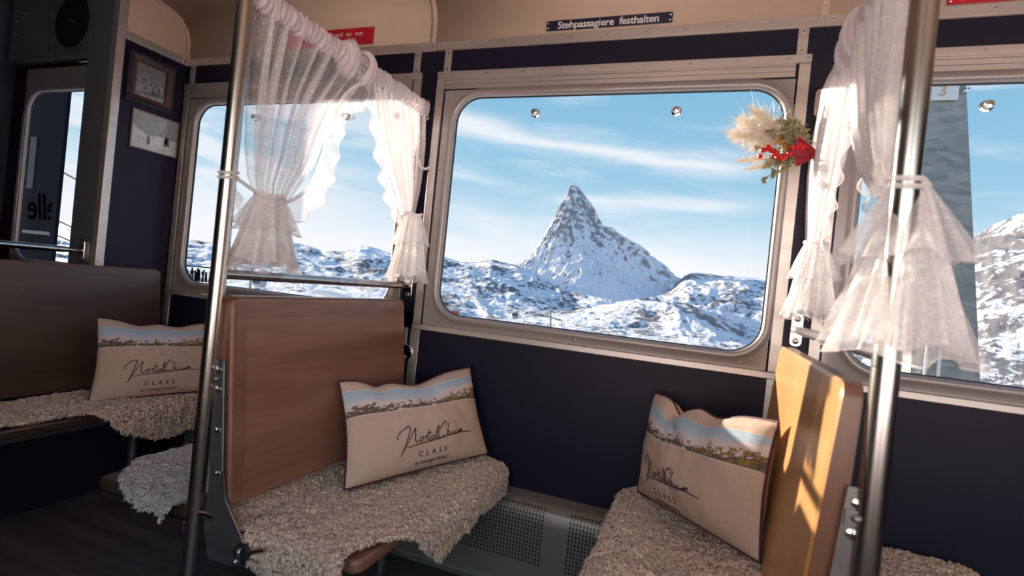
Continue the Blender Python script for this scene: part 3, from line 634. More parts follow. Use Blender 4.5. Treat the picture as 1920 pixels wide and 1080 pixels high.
# ================================================================== SHEEPSKINS
def in_poly(poly, x, y):
    c = np.zeros(len(x), bool); n = len(poly)
    for i in range(n):
        x1, y1 = poly[i]; x2, y2 = poly[(i+1) % n]
        if y1 == y2: continue
        k = ((y1 > y) != (y2 > y)) & (x < (x2-x1)*(y-y1)/(y2-y1)+x1); c ^= k
    return c
def smooth_poly(p, k=2, jit=.006, seed=0):
    r = random.Random(seed)
    for _ in range(k):
        q = []
        for i in range(len(p)):
            a, b_ = p[i], p[(i+1) % len(p)]
            q += [(a[0]*.75+b_[0]*.25+r.uniform(-jit, jit), a[1]*.75+b_[1]*.25+r.uniform(-jit, jit)), (a[0]*.25+b_[0]*.75+r.uniform(-jit, jit), a[1]*.25+b_[1]*.75+r.uniform(-jit, jit))]
        p = q
    return p
def sheepskin(lbl, poly, front, d, near, zt, m, spacing=.0061, lock=.019, bumpf=None, seed=1, rad=.0030, curl=.0055):
    """poly in flat (X, Y) coordinates; parts past `front` (in direction d) or nearer than `near` drape down"""
    poly = smooth_poly(poly, 2, .005, seed); cx = sum(p[0] for p in poly)/len(poly); cy = sum(p[1] for p in poly)/len(poly)
    t = thing('sheepskin', lbl, 'sheepskin', (cx, cy, zt))
    R = .03
    def surf(x, y):
        x = x.copy(); y = y.copy(); z = np.full_like(x, zt) + .008*(fbm(x*9, y*9, 3, seed)-.5)*2
        if bumpf is not None: z = z + bumpf(x, y)
        def wrap(e):   # overshoot -> horizontal, drop
            a = np.clip(e, 0, None)/R; ar = np.minimum(a, PI/2)
            return R*np.sin(ar), R*(1-np.cos(ar)) + np.clip(a-PI/2, 0, None)*R
        h, q = wrap((x-front)*d); over = (x-front)*d > 0; x = np.where(over, front+d*h, x); z = z-q
        h, q = wrap(near-y); over = y < near; y = np.where(over, near-h, y); z = z-q
        return np.stack([x, y, z], -1)
    def normal(x, y):
        e = .004; a = surf(x+e, y)-surf(x-e, y); b_ = surf(x, y+e)-surf(x, y-e)
        n = np.cross(a, b_); n /= np.linalg.norm(n, axis=1)[:, None]+1e-9; return n, a/(np.linalg.norm(a, axis=1)[:, None]+1e-9)
    xs = [p[0] for p in poly]; ys = [p[1] for p in poly]
    gx = np.arange(min(xs)-.01, max(xs)+.01, .012); gy = np.arange(min(ys)-.01, max(ys)+.01, .012)
    GX, GY = np.meshgrid(gx, gy, indexing='ij'); P = surf(GX.ravel(), GY.ravel()); b_ = len(gy)
    I, J = np.meshgrid(np.arange(len(gx)-1), np.arange(len(gy)-1), indexing='ij'); I = I.ravel(); J = J.ravel()
    ok = in_poly(poly, gx[I]+.006, gy[J]+.006); I = I[ok]; J = J[ok]
    F = np.stack([I*b_+J, (I+1)*b_+J, (I+1)*b_+J+1, I*b_+J+1], 1)
    raw_mesh('pelt', P, F, M['pelt'], t)
    # locks
    X, Y = np.meshgrid(np.arange(min(xs), max(xs), spacing), np.arange(min(ys), max(ys), spacing), indexing='ij')
    X = (X+RNG.uniform(-.5, .5, X.shape)*spacing).ravel(); Y = (Y+RNG.uniform(-.5, .5, Y.shape)*spacing).ravel()
    k = in_poly(poly, X, Y); X = X[k]; Y = Y[k]; n = len(X)
    B = surf(X, Y); N, T = normal(X, Y); U = np.cross(N, T)
    L = lock*(.75+.5*RNG.random(n))*(.55+.95*fbm(X*34, Y*34, 2, seed+5)); ph = RNG.random(n)*2*PI
    flow = (fbm(X*7, Y*7, 3, seed+9)-.5)*5*PI; ld = np.cos(flow)[:, None]*T+np.sin(flow)[:, None]*U
    w = 3.7*PI*(.8+.4*RNG.random(n))*np.where(RNG.random(n) > .5, 1, -1)
    segs = 7; V = np.empty((n, segs*3+1, 3), np.float32)
    def path(q):
        a = curl*(.35+.9*q)
        return B + N*(L*q*(1-.25*q*q))[:, None] + ld*(L*.42*q*q)[:, None] + (T*np.cos(ph+w*q)[:, None]+U*np.sin(ph+w*q)[:, None])*a + np.array([0, 0, -1])*(L*.35*q*q)[:, None]
    for s in range(segs+1):
        q = s/segs; c = path(q)
        if s == segs: V[:, segs*3] = c; break
        rr = rad*(1.05-.2*q)*(.8+.4*RNG.random(n))
        tq = path(q+.05)-c; tq /= np.linalg.norm(tq, axis=1)[:, None]+1e-9
        a = np.cross(tq, T+U*.31); a /= np.linalg.norm(a, axis=1)[:, None]+1e-9; bb = np.cross(tq, a)
        for j in range(3):
            an = 2*PI*j/3; V[:, s*3+j] = c+(a*math.cos(an)+bb*math.sin(an))*rr[:, None]
    tri = []
    for s in range(segs-1):
        for j in range(3):
            p, q_, r_, u_ = s*3+j, s*3+(j+1) % 3, (s+1)*3+(j+1) % 3, (s+1)*3+j; tri += [(p, q_, r_), (p, r_, u_)]
    for j in range(3): tri.append(((segs-1)*3+j, (segs-1)*3+(j+1) % 3, segs*3))
    tri = np.array(tri); F = (tri[None]+(np.arange(n)*(segs*3+1))[:, None, None]).reshape(-1, 3)
    raw_mesh('fleece', V.reshape(-1, 3), F, m, t, kind='stuff')
    return t
def humpA(x, y):
    r = np.exp(-((x+1.175)/.035)**2)*.03 - np.exp(-((x+1.10)/.016)**2)*.014
    return r + .012*np.exp(-((x+.80)/.1)**2)
sheepskin('curly beige sheepskin over the middle-left bench seat, under the brightest cushion',
          [(-1.20, 1.13), (-1.205, 1.5), (-1.2, 1.88), (-1.1, 1.95), (-.85, 1.965), (-.62, 1.965), (-.585, 1.88), (-.60, 1.74), (-.575, 1.58), (-.585, 1.5), (-.575, 1.43), (-.60, 1.35), (-.66, 1.30), (-.73, 1.20), (-.76, 1.12), (-.74, 1.02), (-.80, .97), (-.88, .985), (-.95, .965), (-1.03, 1.04), (-1.06, 1.08), (-1.13, 1.10)],
          -.70, 1, 1.09, -.700, M['fleece'], bumpf=humpA, seed=1)
def humpD(x, y): return .055*np.exp(-((x-.17)/.14)**2)*np.exp(-((y-1.45)/.3)**2) + .02*np.exp(-((x+.15)/.06)**2)
sheepskin('curly beige sheepskin under the shaded right-hand cushion',
          [(.24, .98), (.25, 1.5), (.24, 1.93), (.05, 1.955), (-.18, 1.965), (-.27, 1.93), (-.29, 1.86), (-.235, 1.80), (-.25, 1.66), (-.22, 1.55), (-.27, 1.42), (-.28, 1.25), (-.27, 1.05), (-.1, .97)],
          -.20, -1, 1.03, -.690, M['fleece'], bumpf=humpD, seed=2)
sheepskin('pale sheepskin on the small seat seen behind the left steel pole',
          [(-1.30, 1.04), (-1.30, 1.9), (-1.62, 1.9), (-1.80, 1.80), (-1.80, 1.55), (-1.82, 1.38), (-1.74, 1.27), (-1.68, 1.22), (-1.63, 1.13), (-1.52, 1.075), (-1.40, 1.06)],
          -1.68, -1, 1.10, -.695, M['fleece_white'], seed=3, spacing=.0068, lock=.019, rad=.0033)
sheepskin('dark-looking curly sheepskin along the far-left bench seat',
          [(-2.56, .6), (-2.56, 1.93), (-2.3, 1.95), (-2.10, 1.95), (-2.05, 1.85), (-2.04, 1.65), (-2.09, 1.52), (-2.17, 1.44), (-2.22, 1.38), (-2.24, 1.2), (-2.25, .9), (-2.25, .6)],
          -2.20, 1, .4, -.668, M['fleece'], seed=4, spacing=.0082, lock=.021, rad=.0042, curl=.0065)
sheepskin('shaded sheepskin at the bottom right corner behind the near pole',
          [(.36, 1.3), (.36, 1.93), (.55, 1.965), (.72, 1.97), (.80, 1.93), (.82, 1.85), (.80, 1.6), (.8, 1.3)],
          .76, 1, 1.1, -.69, M['fleece'], seed=5, spacing=.0085, lock=.018, rad=.0042)

# ================================================================== CUSHIONS
# handwriting of the cushion logo as pen strokes, unit box 0..10 wide, y up
SCRIPT = [
    [(-.1, 3.6), (-.35, 3.9), (-.3, 4.4), (.2, 5.2), (1.0, 5.9), (1.55, 6.0), (1.5, 5.3), (1.2, 3.8), (.75, 1.8), (.35, .1)],
    [(.35, .1), (.9, 1.8), (1.7, 4.0), (2.35, 5.4), (2.5, 5.3), (2.3, 4.2), (2.2, 3.0), (2.3, 2.4), (2.6, 2.35), (2.9, 2.6)],
    [(3.45, 3.3), (3.1, 3.2), (2.95, 2.7), (3.15, 2.35), (3.5, 2.6), (3.55, 3.1), (3.4, 3.3), (3.75, 3.0)],
    [(3.75, 3.0), (4.15, 3.5), (4.1, 3.0), (4.1, 2.5), (3.85, 2.35)],
    [(4.6, 4.6), (4.45, 3.4), (4.35, 2.5), (4.5, 2.2), (4.7, 2.5)], [(4.2, 3.75), (4.95, 3.9)],
    [(5.3, 3.2), (5.0, 3.2), (4.8, 2.7), (4.95, 2.3), (5.25, 2.6), (5.4, 3.2), (5.35, 2.6), (5.5, 2.3)],
    [(5.5, 2.3), (5.8, 3.4), (6.1, 4.8), (6.05, 5.1), (5.85, 4.4), (5.7, 3.0), (5.8, 2.3), (6.0, 2.4)],
    [(7.2, 4.6), (7.5, 5.3), (7.3, 5.75), (6.9, 5.5), (6.3, 4.4), (6.0, 3.2), (6.1, 2.4), (6.5, 2.2), (7.0, 2.7)],
    [(7.85, 5.3), (7.6, 3.9), (7.4, 2.3)], [(7.4, 2.5), (7.7, 3.4), (7.92, 3.3), (7.85, 2.5), (8.0, 2.35)],
    [(8.4, 3.3), (8.28, 2.6), (8.42, 2.35)], [(8.5, 4.0), (8.53, 4.15)],
    [(9.15, 3.2), (8.85, 3.15), (8.72, 2.7), (8.9, 2.4), (9.3, 2.7), (9.9, 3.3), (10.5, 3.45), (10.3, 3.05), (9.5, 2.8), (8.9, 2.72)],
    [(1.1, 1.55), (3.0, 1.95), (6.0, 2.1), (8.6, 2.65), (10.4, 2.75), (12.2, 2.45)]]
def smooth_line(p, k=3):
    p = [np.array(q, float) for q in p]
    for _ in range(k):
        q = [p[0]]
        for a, b_ in zip(p, p[1:]): q += [a*.75+b_*.25, a*.25+b_*.75]
        q.append(p[-1]); p = q
    return p
def cushion(lbl, BL, BR, TR, TL, dips, thick=.06, seed=0, txt=(.36, .15, .044), crease=()):
    BL, BR, TR, TL = [np.array(p, float) for p in (BL, BR, TR, TL)]
    n = np.cross(BR-BL, TL-BL); n /= np.linalg.norm(n); cen = (BL+BR+TR+TL)/4
    up = (TL+TR-BL-BR); up /= np.linalg.norm(up)
    t = thing('cushion', lbl, 'cushion', tuple((BL+BR)/2))
    def edge(s): return .018*np.sin(PI*s)**.8 if True else 0
    def surf(u, v, side=1, lift=0.0):
        u = np.asarray(u, float); v = np.asarray(v, float)
        uu = u+ (1-2*u)*.03*np.sin(PI*np.clip(v, 0, 1)); vb = v*(1-.04*np.sin(PI*np.clip(u, 0, 1)))+.012*np.sin(PI*np.clip(u, 0, 1))
        P = ((1-uu)*(1-vb))[..., None]*BL+(uu*(1-vb))[..., None]*BR+(uu*vb)[..., None]*TR+((1-uu)*vb)[..., None]*TL
        dz = 0
        for (c, w, a) in dips: dz = dz+a*np.exp(-((u-c)/w)**2)*np.clip(v, 0, 1)**4
        P = P-up*dz[..., None]
        prof = (np.clip(4*u*(1-u), 0, 1)**.5)*(np.clip(4*v*(1-v), 0, 1)**.5)
        wr = .014*(fbm(u*3+seed, v*4+seed, 3, seed)-.5)*2 + .020*(fbm(u*9+v*4, v*3-u*2, 3, seed+3)-.5)
        for (c, w, a) in dips: wr = wr-.30*a*np.exp(-((u-c)/(w*.55))**2)*np.clip(v*1.5-.5, 0, 1)
        for (ua, va, ub, vb2, w, a) in crease:
            dx, dy = ub-ua, vb2-va; l = math.hypot(dx, dy); s = ((u-ua)*dx+(v-va)*dy)/l; dd = np.abs((u-ua)*dy-(v-va)*dx)/l
            wr = wr+a*np.exp(-(dd/w)**2)*np.sin(PI*np.clip(s/l, 0, 1))
        return P + n*(side*(thick*prof) + wr*prof + lift)[..., None]
    nu, nv = 61, 41; U, V = np.meshgrid(np.linspace(0, 1, nu), np.linspace(0, 1, nv), indexing='ij')
    for side, nm in ((1, 'cover'), (-1, 'back_cover')):
        P = surf(U, V, side); b = MB(); b.grid([[tuple(P[i, j]) for j in range(nv)] for i in range(nu)])
        uv = np.stack([U.ravel(), V.ravel()], 1)
        if side < 0: uv[:, 1] = 1.5+uv[:, 1]*.01
        b.build(nm, M['pillow'], t, uv=uv, sharp=0)
    # piping
    s = np.linspace(0, 1, 40); loop = [surf(s, s*0), surf(s*0+1, s)[1:], surf(s[::-1], s*0+1)[1:], surf(s*0, s[::-1])[1:-1]]
    pts = [tuple(p) for part in loop for p in part]; pts.append(pts[0]); b = MB(); b.tube(pts, .0035, 8); b.build('piping', M['piping'], t, label='maroon corded piping')
    s = np.linspace(.008, .992, 60); b = MB(); b.tube([tuple(p) for p in surf(s, s*0+.62, 1, .0005)], .0011, 5); b.tube([tuple(p) for p in surf(s, s*0+.882, 1, .0005)], .0007, 5); b.build('stitching', M['stitch'], t)
    # logo: script strokes as ribbons, then two lines of type
    u0, v0, su = txt; wd_, ht_ = np.linalg.norm(BR-BL), np.linalg.norm(TL-BL); sv = .046; b = MB()
    for st in SCRIPT:
        p = np.array(smooth_line(st)); p = np.stack([(u0+p[:, 0]*su)*wd_, (v0+p[:, 1]*sv)*ht_], 1)      # metres on the cloth
        d = np.gradient(p, axis=0); l = np.linalg.norm(d, axis=1)[:, None]+1e-9; q = np.stack([-d[:, 1], d[:, 0]], 1)/l
        hw = (.0014+.0008*np.sin(np.linspace(0, PI, len(p))))[:, None]
        f = lambda a: surf(a[:, 0]/wd_, a[:, 1]/ht_, 1, .0012)
        b.grid([[tuple(x) for x in f(p+q*hw)], [tuple(x) for x in f(p-q*hw)]])
    for s_, h_, uu, vv, sp_ in (('CLASS', .024, 5.2, .135, 2.1), ('by Gornergrat Railway', .0150, 5.2, .060, 1.0)):
        v_, f_ = text_mesh(s_, 1.0, 'CENTER', sp_, .022); a = np.array([(u0+uu*su+p[0]*h_/wd_, vv+p[1]*h_/ht_) for p in v_])
        P = surf(a[:, 0], a[:, 1], 1, .0012); b.add([tuple(x) for x in P], f_)
    b.build('logo', M['ink'], t, smooth=False, recalc=False, label='NostalChic CLASS by Gornergrat Railway printed in plum')
    return t
cushion('beige canvas cushion with mountain strip leaning on the middle-left backrest and wall', (-.985, 1.375, -.672), (-.745, 1.93, -.655), (-.872, 1.965, -.345), (-1.12, 1.475, -.375),
        [(.22, .07, .022), (.5, .2, .035)], thick=.078, seed=3, txt=(.275, .150, .046), crease=[(.25, 1, .2, .75, .03, -.006), (.55, .98, .62, .7, .03, -.008), (0, .25, .3, .05, .03, .006)])
cushion('shaded cushion with sunlit top corner, leaning by the sunlit backrest', (-.172, 1.90, -.66), (.17, 1.43, -.60), (.18, 1.44, -.262), (-.152, 1.955, -.325),
        [(.32, .09, .045), (.62, .12, .02)], thick=.078, seed=5, txt=(.165, .155, .046), crease=[(.35, 1, .42, .55, .03, -.008), (.1, .5, .9, .15, .06, .006)])
cushion('dim cushion on the far-left bench seat', (-2.375, 1.50, -.665), (-2.15, 1.955, -.64), (-2.30, 1.965, -.34), (-2.49, 1.575, -.325),
        [(.35, .14, .02), (.7, .15, .02)], thick=.07, seed=8, txt=(.225, .165, .050), crease=[(.45, .95, .2, .5, .03, .006)])

# ================================================================== CURTAINS
def poly_at(tab, z):
    zs = [p[0] for p in tab][::-1]; return [float(np.interp(z, zs, [p[k] for p in tab][::-1])) for k in range(1, len(tab[0]))]
def curtain(lbl, X, tab, tie_z, skirt, ruf, out_w, folds, seed, amp=1.0, sleeve=(1.06, 1.5), zr=.70, pole=None, sgn=1, bunch=None, dens='lace', waist=.42):
    """tab rows (z, y0, y1, fold amplitude); ruf = edge polyline in (Y, z); skirt = (yc, zc, ry, rx, z_bottom, xc)"""
    t = thing('curtain', lbl, 'curtain', (X, (tab[0][1]+tab[0][2])/2, zr))
    rnd = random.Random(seed)
    nz, ny = 70, 150; P = []
    z0, z1 = tab[0][0], tab[-1][0]
    for i in range(nz+1):
        z = z0+(z1-z0)*i/nz; y0, y1, a = poly_at(tab, z); row = []
        for j in range(ny+1):
            s = j/ny; s2 = s+.012*math.sin(2*PI*folds*s*.37+seed)
            ph = 2*PI*folds*s2+seed; k = i/nz
            f = math.sin(ph)+.45*math.sin(ph*1.73+2+k*1.5)+.25*math.sin(ph*3.1+k*2)
            row.append((X+a*amp*f*.6, y0+(y1-y0)*s+a*.62*math.cos(ph*1.0+.5), z))
        P.append(row)
    b = MB(); b.grid(P); b.build('panel', M[dens], t, sharp=0, recalc=False)
    # gathered sleeve on the rod: pleated tube
    ya, yb = sleeve; b = MB(); rows = []; n = int((yb-ya)/.0035)
    for i in range(n+1):
        y = ya+(yb-ya)*i/n; row = []
        pl = .013*abs(math.sin(i*.62+rnd.uniform(-.35, .35)))-.006+.003*rnd.uniform(-1, 1)
        pf = 0
        if bunch: pf = .024*math.exp(-((y-bunch)/.028)**2)
        for k in range(18):
            an = 2*PI*k/18; r = .022+pl*(.5+.5*abs(math.sin(an*1.5+i*.3)))+pf
            zz = math.sin(an); row.append((X+math.cos(an)*r*.85, y+.006*math.sin(an*2+i*.2), zr+zz*r*(1.35 if zz < 0 else 1.15)))
        rows.append(row)
    b.grid(rows, wrap=True); b.build('rod_sleeve', M['lace_sleeve'], t, sharp=0)
    # ruffle along the opening edge
    pts = [np.array(p, float) for p in smooth_line(ruf, 3)]; seg = np.cumsum([0]+[np.linalg.norm(a-c) for a, c in zip(pts, pts[1:])]); Lt = seg[-1]; N = 260
    yy = np.interp(np.linspace(0, Lt, N), seg, [p[0] for p in pts]); zz = np.interp(np.linspace(0, Lt, N), seg, [p[1] for p in pts])
    dy, dz = np.gradient(yy), np.gradient(zz); l = np.hypot(dy, dz); ny_, nz_ = -dz/l*sgn, dy/l*sgn
    rows = []; fr = Lt/.082
    for i in range(N):
        s = i/(N-1); w = out_w*(.88+.05*math.cos(2*PI*fr*s)+.10*math.sin(2*PI*fr*.23*s)); row = []
        for k in range(7):
            q = k/6; wob = math.sin(2*PI*fr*s+.8*math.sin(9*s))*.009*q*amp
            row.append((X+.01+wob, yy[i]+ny_[i]*w*q+dy[i]/l[i]*.0*q*math.cos(2*PI*fr*s), zz[i]+nz_[i]*w*q+dz[i]/l[i]*.0*q*math.cos(2*PI*fr*s)-.010*q))
        rows.append(row)
    b = MB(); b.grid(rows); r = b.build('ruffle', M['lace'], t, sharp=0, recalc=False)
    b = MB(); b.tube([row[-1] for row in rows], .0013, 6); b.build('ruffle_hem', M['lace_hem'], r)
    b = MB(); b.tube([(X+.008, yy[i], zz[i]) for i in range(0, N, 2)], .005, 7); b.build('ruffle_seam', M['lace_dense'], t)
    # skirt below the tie: stacked flounces round a waist
    yc, zc, ry, rx, zb, xc = skirt
    sk = [(zc, .38), (zc-.03, .62)]
    def tier(za, zb_, ra, rb, m, nm, nf, sd, hem=True):
        rows = []; K = 14; C = 120
        for i in range(K+1):
            q = i/K; z = za+(zb_-za)*q; row = []
            for k in range(C):
                an = 2*PI*k/C; wv = 1+(.05+.13*q)*math.sin(nf*an+sd+q)+.06*q*math.sin(nf*1.9*an+sd*2)
                rr = (ra+(rb-ra)*q**.8)*wv
                row.append((xc+math.cos(an)*rx*rr, yc+math.sin(an)*ry*rr, z-.008*q*math.sin(nf*an*.5+sd)))
            rows.append(row)
        b = MB(); b.grid(rows, wrap=True); o = b.build(nm, m, t, sharp=0, recalc=False)
        if hem: b = MB(); b.tube(rows[-1]+[rows[-1][0]], .0011, 5, caps=False); b.build('flounce_hem', M['lace_hem'], o)
    hgt = zc-zb
    tier(zc+.015, zb+.02, waist, .95, M['lace_dense'], 'gathered_tail', 11, seed)
    tier(zc+.012, zc-hgt*.42, waist*1.07, .98, M['lace'], 'flounce', 9, seed+1)
    tier(zc-hgt*.55, zb, .72, 1.12, M['lace'], 'flounce', 10, seed+2)
    # tieback cord, and the loop round the pole
    b = MB(); ring = [(xc+math.cos(a)*rx*waist*1.15, yc+math.sin(a)*ry*waist*1.1, zc+.012+.004*math.sin(3*a)) for a in np.linspace(0, 2*PI, 33)]; b.tube(ring, .006, 8, caps=False); b.build('tieback', M['lace_dense'], t)
    if pole:
        px, py, pz = pole; b = MB()
        for dz_ in (0, .012): b.tube([(px+math.cos(a)*.0215, py+math.sin(a)*.0215, pz+dz_+.004*math.sin(a)) for a in np.linspace(0, 2*PI, 25)], .0045, 8, caps=False)
        b.tube([(px+.01, py+.02, pz), (xc, yc-ry*.4, zc+.01)], .005, 8); b.build('tie_loop', M['lace_dense'], t)
        # small frill thrown off the knot
        rows = [[(px+.028*math.cos(a)*q+.01, py+.01+.05*q*math.sin(a)*.6, pz-.02-.05*q+.02*math.sin(3*a)*q) for a in np.linspace(-.5, 3.6, 30)] for q in np.linspace(.2, 1, 6)]
        b = MB(); b.grid(rows); b.build('frill', M['lace'], t, sharp=0, recalc=False)
    return t
L_TAB = [(.68, 1.075, 1.575, .024), (.50, 1.085, 1.43, .030), (.40, 1.09, 1.38, .030), (.30, 1.10, 1.345, .026), (.22, 1.115, 1.29, .016), (.165, 1.15, 1.255, .010)]
L_RUF = [(1.585, .665), (1.49, .61), (1.43, .53), (1.40, .42), (1.375, .32), (1.345, .245), (1.29, .195), (1.25, .175)]
R_TAB = [(.68, 1.60, 1.97, .018), (.55, 1.66, 1.985, .022), (.45, 1.72, 1.985, .022), (.35, 1.80, 1.98, .018), (.28, 1.86, 1.97, .012), (.24, 1.885, 1.96, .010)]
R_RUF = [(1.60, .665), (1.64, .58), (1.665, .50), (1.70, .42), (1.745, .35), (1.80, .29), (1.87, .245)]
for X, who in ((-1.206, 0), (.272, 1)):
    t = thing('curtain_rod', ('curtain rod over the middle-left bench, inside gathered lace', 'curtain rod over the right-hand bench, inside gathered lace')[who], 'curtain rod', (X, WY, .70))
    b = MB(); b.tube([(X, PYS[who]+.017, .70), (X, WY-.012, .70)], .007, 12); b.build('rod', M['chrome'], t)
    b = MB(); b.prism([(x, WY-.012, z) for x, z in rrect(X-.016, X+.016, .655, .745, .014, 5)], (0, .0115, 0)); b.build('bracket', M['chrome'] if not who else M['cream'], t, bevel=.002)
    b = MB(); b.disc((X, WY-.012, .728), (0, -1, 0), .009, .005, 14, dome=1); b.build('screw', M['screw'], t)
    # white hook below the rod for the tieback
    t = thing('curtain_hook', ('small white hook on the wall beside the middle-left lace', 'white wall hook that the dried bouquet hangs from')[who], 'hook', (X, WY, .6))
    hx = X-.05 if who else X+.045; hz = .56 if who else .47
    b = MB(); b.prism([(x, WY-.004, z) for x, z in rrect(hx-.010, hx+.010, hz-.03, hz+.03, .008, 4)], (0, .0035, 0)); b.build('plate', M['white'], t)
    b = MB(); b.tube([(hx, WY-.004, hz-.008), (hx-.01, WY-.03, hz-.024), (hx-.022, WY-.045, hz-.02), (hx-.028, WY-.05, hz), (hx-.03, WY-.05, hz+.012)], .0055, 10); b.build('hook', M['white'], t)
curtain('sheer lace curtain half tied back to the left steel pole', -1.206, L_TAB, .17, (1.19, .17, .105, 0.05, -.03, -1.20), L_RUF, .075, 8, 2, sleeve=(1.068, 1.50), pole=(-1.206, PYS[0], .205), sgn=1, bunch=1.47)
curtain('lace curtain half beside the wall over the middle-left bench, sunlit', -1.200, R_TAB, .24, (1.92, .235, .075, .068, -.025, -1.175), R_RUF, .055, 9, 4, amp=1.1, sleeve=(1.535, 1.975), sgn=-1, bunch=1.55, dens='lace_dense')
R2 = [(z if z > .3 else z-.03, y0, y1, a*1.5) for z, y0, y1, a in R_TAB]
curtain('bright sunlit lace curtain half beside the wall at the right', .283, R2, .20, (1.905, .215, .085, .065, -.01, .290), R_RUF, .06, 9, 6, amp=1.1, sleeve=(1.50, 1.975), sgn=-1, bunch=1.60, dens='lace_dense')
L2 = [(.68, 1.05, 1.55, .030), (.50, 1.055, 1.42, .036), (.40, 1.06, 1.36, .036), (.30, 1.055, 1.26, .030), (.225, 1.04, 1.14, .020)]
L2_RUF = [(1.55, .665), (1.46, .58), (1.41, .50), (1.37, .42), (1.31, .33), (1.21, .26), (1.13, .23)]
curtain('sheer lace curtain half tied to the near steel pole', .276, L2, .19, (1.075, .225, .120, .088, -.05, .292), L2_RUF, .07, 9, 8, amp=1.0, sleeve=(1.04, 1.52), pole=(.272, PYS[1], .222), sgn=1, bunch=1.5, dens='lace_dense', waist=.24)

# ================================================================== BOUQUET
def bouquet():
    base = Vector((.235, 1.90, .50)); t = thing('dried_bouquet', 'dried flower bouquet with red berries and red ribbon hanging beside middle window', 'bouquet', base)
    straw = mat('pampas_straw', (.95, .86, .74), .9, Transmission_Weight=.0); olive = mat('olive_leaf', (.23, .20, .075), .7); sage = mat('sage_leaf', (.40, .36, .22), .75); yel = mat('mustard_bloom', (.55, .33, .09), .8)  # straw colour whitened to suggest light from behind the plumes
    red = mat('red_berry', (.62, .01, .015), .3); rib = mat('red_velvet_ribbon', (.36, .006, .02), .8, Sheen_Weight=.6); stem = mat('pale_stem', (.6, .45, .28), .8)
    r = random.Random(5)
    def dirv(a, tilt=0): return Vector((-math.cos(a), tilt, math.sin(a)))
    # plumes
    for a, ln, w in ((.50, .235, .075), (.30, .24, .06), (.70, .215, .06), (-.12, .20, .02), (-.28, .17, .02)):
        d = dirv(a, r.uniform(-.25, .0)); b = MB(); b.tube([base, base+d*ln*.75], .0012, 5)
        n = int(420*ln/.235*(1 if w > .03 else .35))
        for i in range(n):
            q = r.random()**.8; p = base+d*(ln*(.35+.55*q)); sp = w*(.35+.9*math.sin(PI*min(1, q*.9+.1)))
            e = p+d*r.uniform(.01, .04)+Vector((r.gauss(0, 1), r.gauss(0, .7), r.gauss(0, 1)))*sp*.38; m_ = (p+e)/2+Vector((0, 0, r.uniform(-.004, .004)))
            b.tube([p, m_, e], [.0008, .0012, .0005], 3, caps=False)
        b.build('pampas_plume', straw, t, kind='stuff')
    def leaf(b, p, d, L, w):
        d = d.normalized(); s = d.cross(Vector((r.gauss(0, 1), r.gauss(0, 1), r.gauss(0, 1)))).normalized(); u = d.cross(s)*L*.12
        b.add([p, p+d*L*.4+s*w+u, p+d*L, p+d*L*.4-s*w+u, p+d*L*.5], [(0, 1, 4), (1, 2, 4), (2, 3, 4), (3, 0, 4)])
    for a, ln, m_, L, w, cnt in ((.9, .12, sage, .024, .007, 34), (.55, .13, olive, .018, .006, 26), (-.3, .115, sage, .024, .007, 30), (1.15, .11, sage, .026, .006, 30), (.12, .155, olive, .016, .0055, 16), (-.62, .155, olive, .017, .006, 18), (.75, .10, sage, .022, .006, 22), (1.3, .085, sage, .022, .007, 22), (.42, .10, yel, .012, .006, 34), (-.05, .09, sage, .022, .006, 22), (-.45, .09, sage, .020, .005, 20), (1.0, .07, olive, .018, .005, 16)):
        d = dirv(a, r.uniform(-.5, -.1)); b = MB(); b.tube([base, base+d*ln], .0014, 5)
        for i in range(cnt):
            q = .3+.7*i/cnt; p = base+d*ln*q; leaf(b, p, d*.7+Vector((r.gauss(0, .6), r.gauss(0, .6), r.gauss(0, .6))), L*1.45*r.uniform(.7, 1.2), w*1.4)
        b.build('leaf_sprig', m_, t, smooth=False, recalc=False)
    for i in range(20):
        q = i/19; c = base+Vector((-.135+.12*q, -.045-.02*r.random(), .002+.018*math.sin(q*9)+r.uniform(-.008, .008)-.012*(1-q))); b = MB()
        b.tube([c+Vector((0, 0, s*.0068)) for s in (-1.2, -.95, -.36, .36, .95, 1.2)], [.001, .005, .0082, .0082, .005, .001], 10); b.build('berry', red, t, label='red berry')
    # ribbon bow: gathered knot, two loops and tails, plus hanging strings
    k = base+Vector((.02, -.045, -.005)); b = MB(); b.tube([k+Vector((-.012, 0, 0)), k+Vector((0, -.004, 0)), k+Vector((.012, 0, 0))], [.010, .013, .010], 10)
    def flap(p0, p1, w0, w1, nf, amp):
        p0 = Vector(p0); p1 = Vector(p1); d = (p1-p0).normalized(); s = Vector((d.z, 0, -d.x)); rows = []
        for i in range(13):
            q = i/12; w = w0+(w1-w0)*q; rows.append([p0+(p1-p0)*q+s*w*(v*2-1)+Vector((0, amp*q*math.sin(v*nf*2*PI), 0)) for v in np.linspace(0, 1, 15)])
        b.grid(rows)
    flap(k, k+Vector((-.062, -.012, .022)), .010, .036, 3, .006); flap(k, k+Vector((-.055, 0, -.012)), .010, .030, 2, .006); flap(k, k+Vector((.055, .0, .012)), .010, .03, 2, .007); flap(k, k+Vector((.035, 0, -.075)), .010, .022, 2, .005)
    b.build('ribbon_bow', rib, t, label='dark red velvet ribbon', solid=.0008, recalc=False)
    b = MB(); hk = Vector((.272-.05-.028, WY-.05, .56))
    for s in (-1, 1): b.tube([hk+Vector((s*.008, 0, 0)), (hk+k)/2+Vector((s*.007, -.004, 0)), k+Vector((s*.003, 0, .006))], .002, 6)
    b.build('ribbon_string', rib, t)
bouquet()

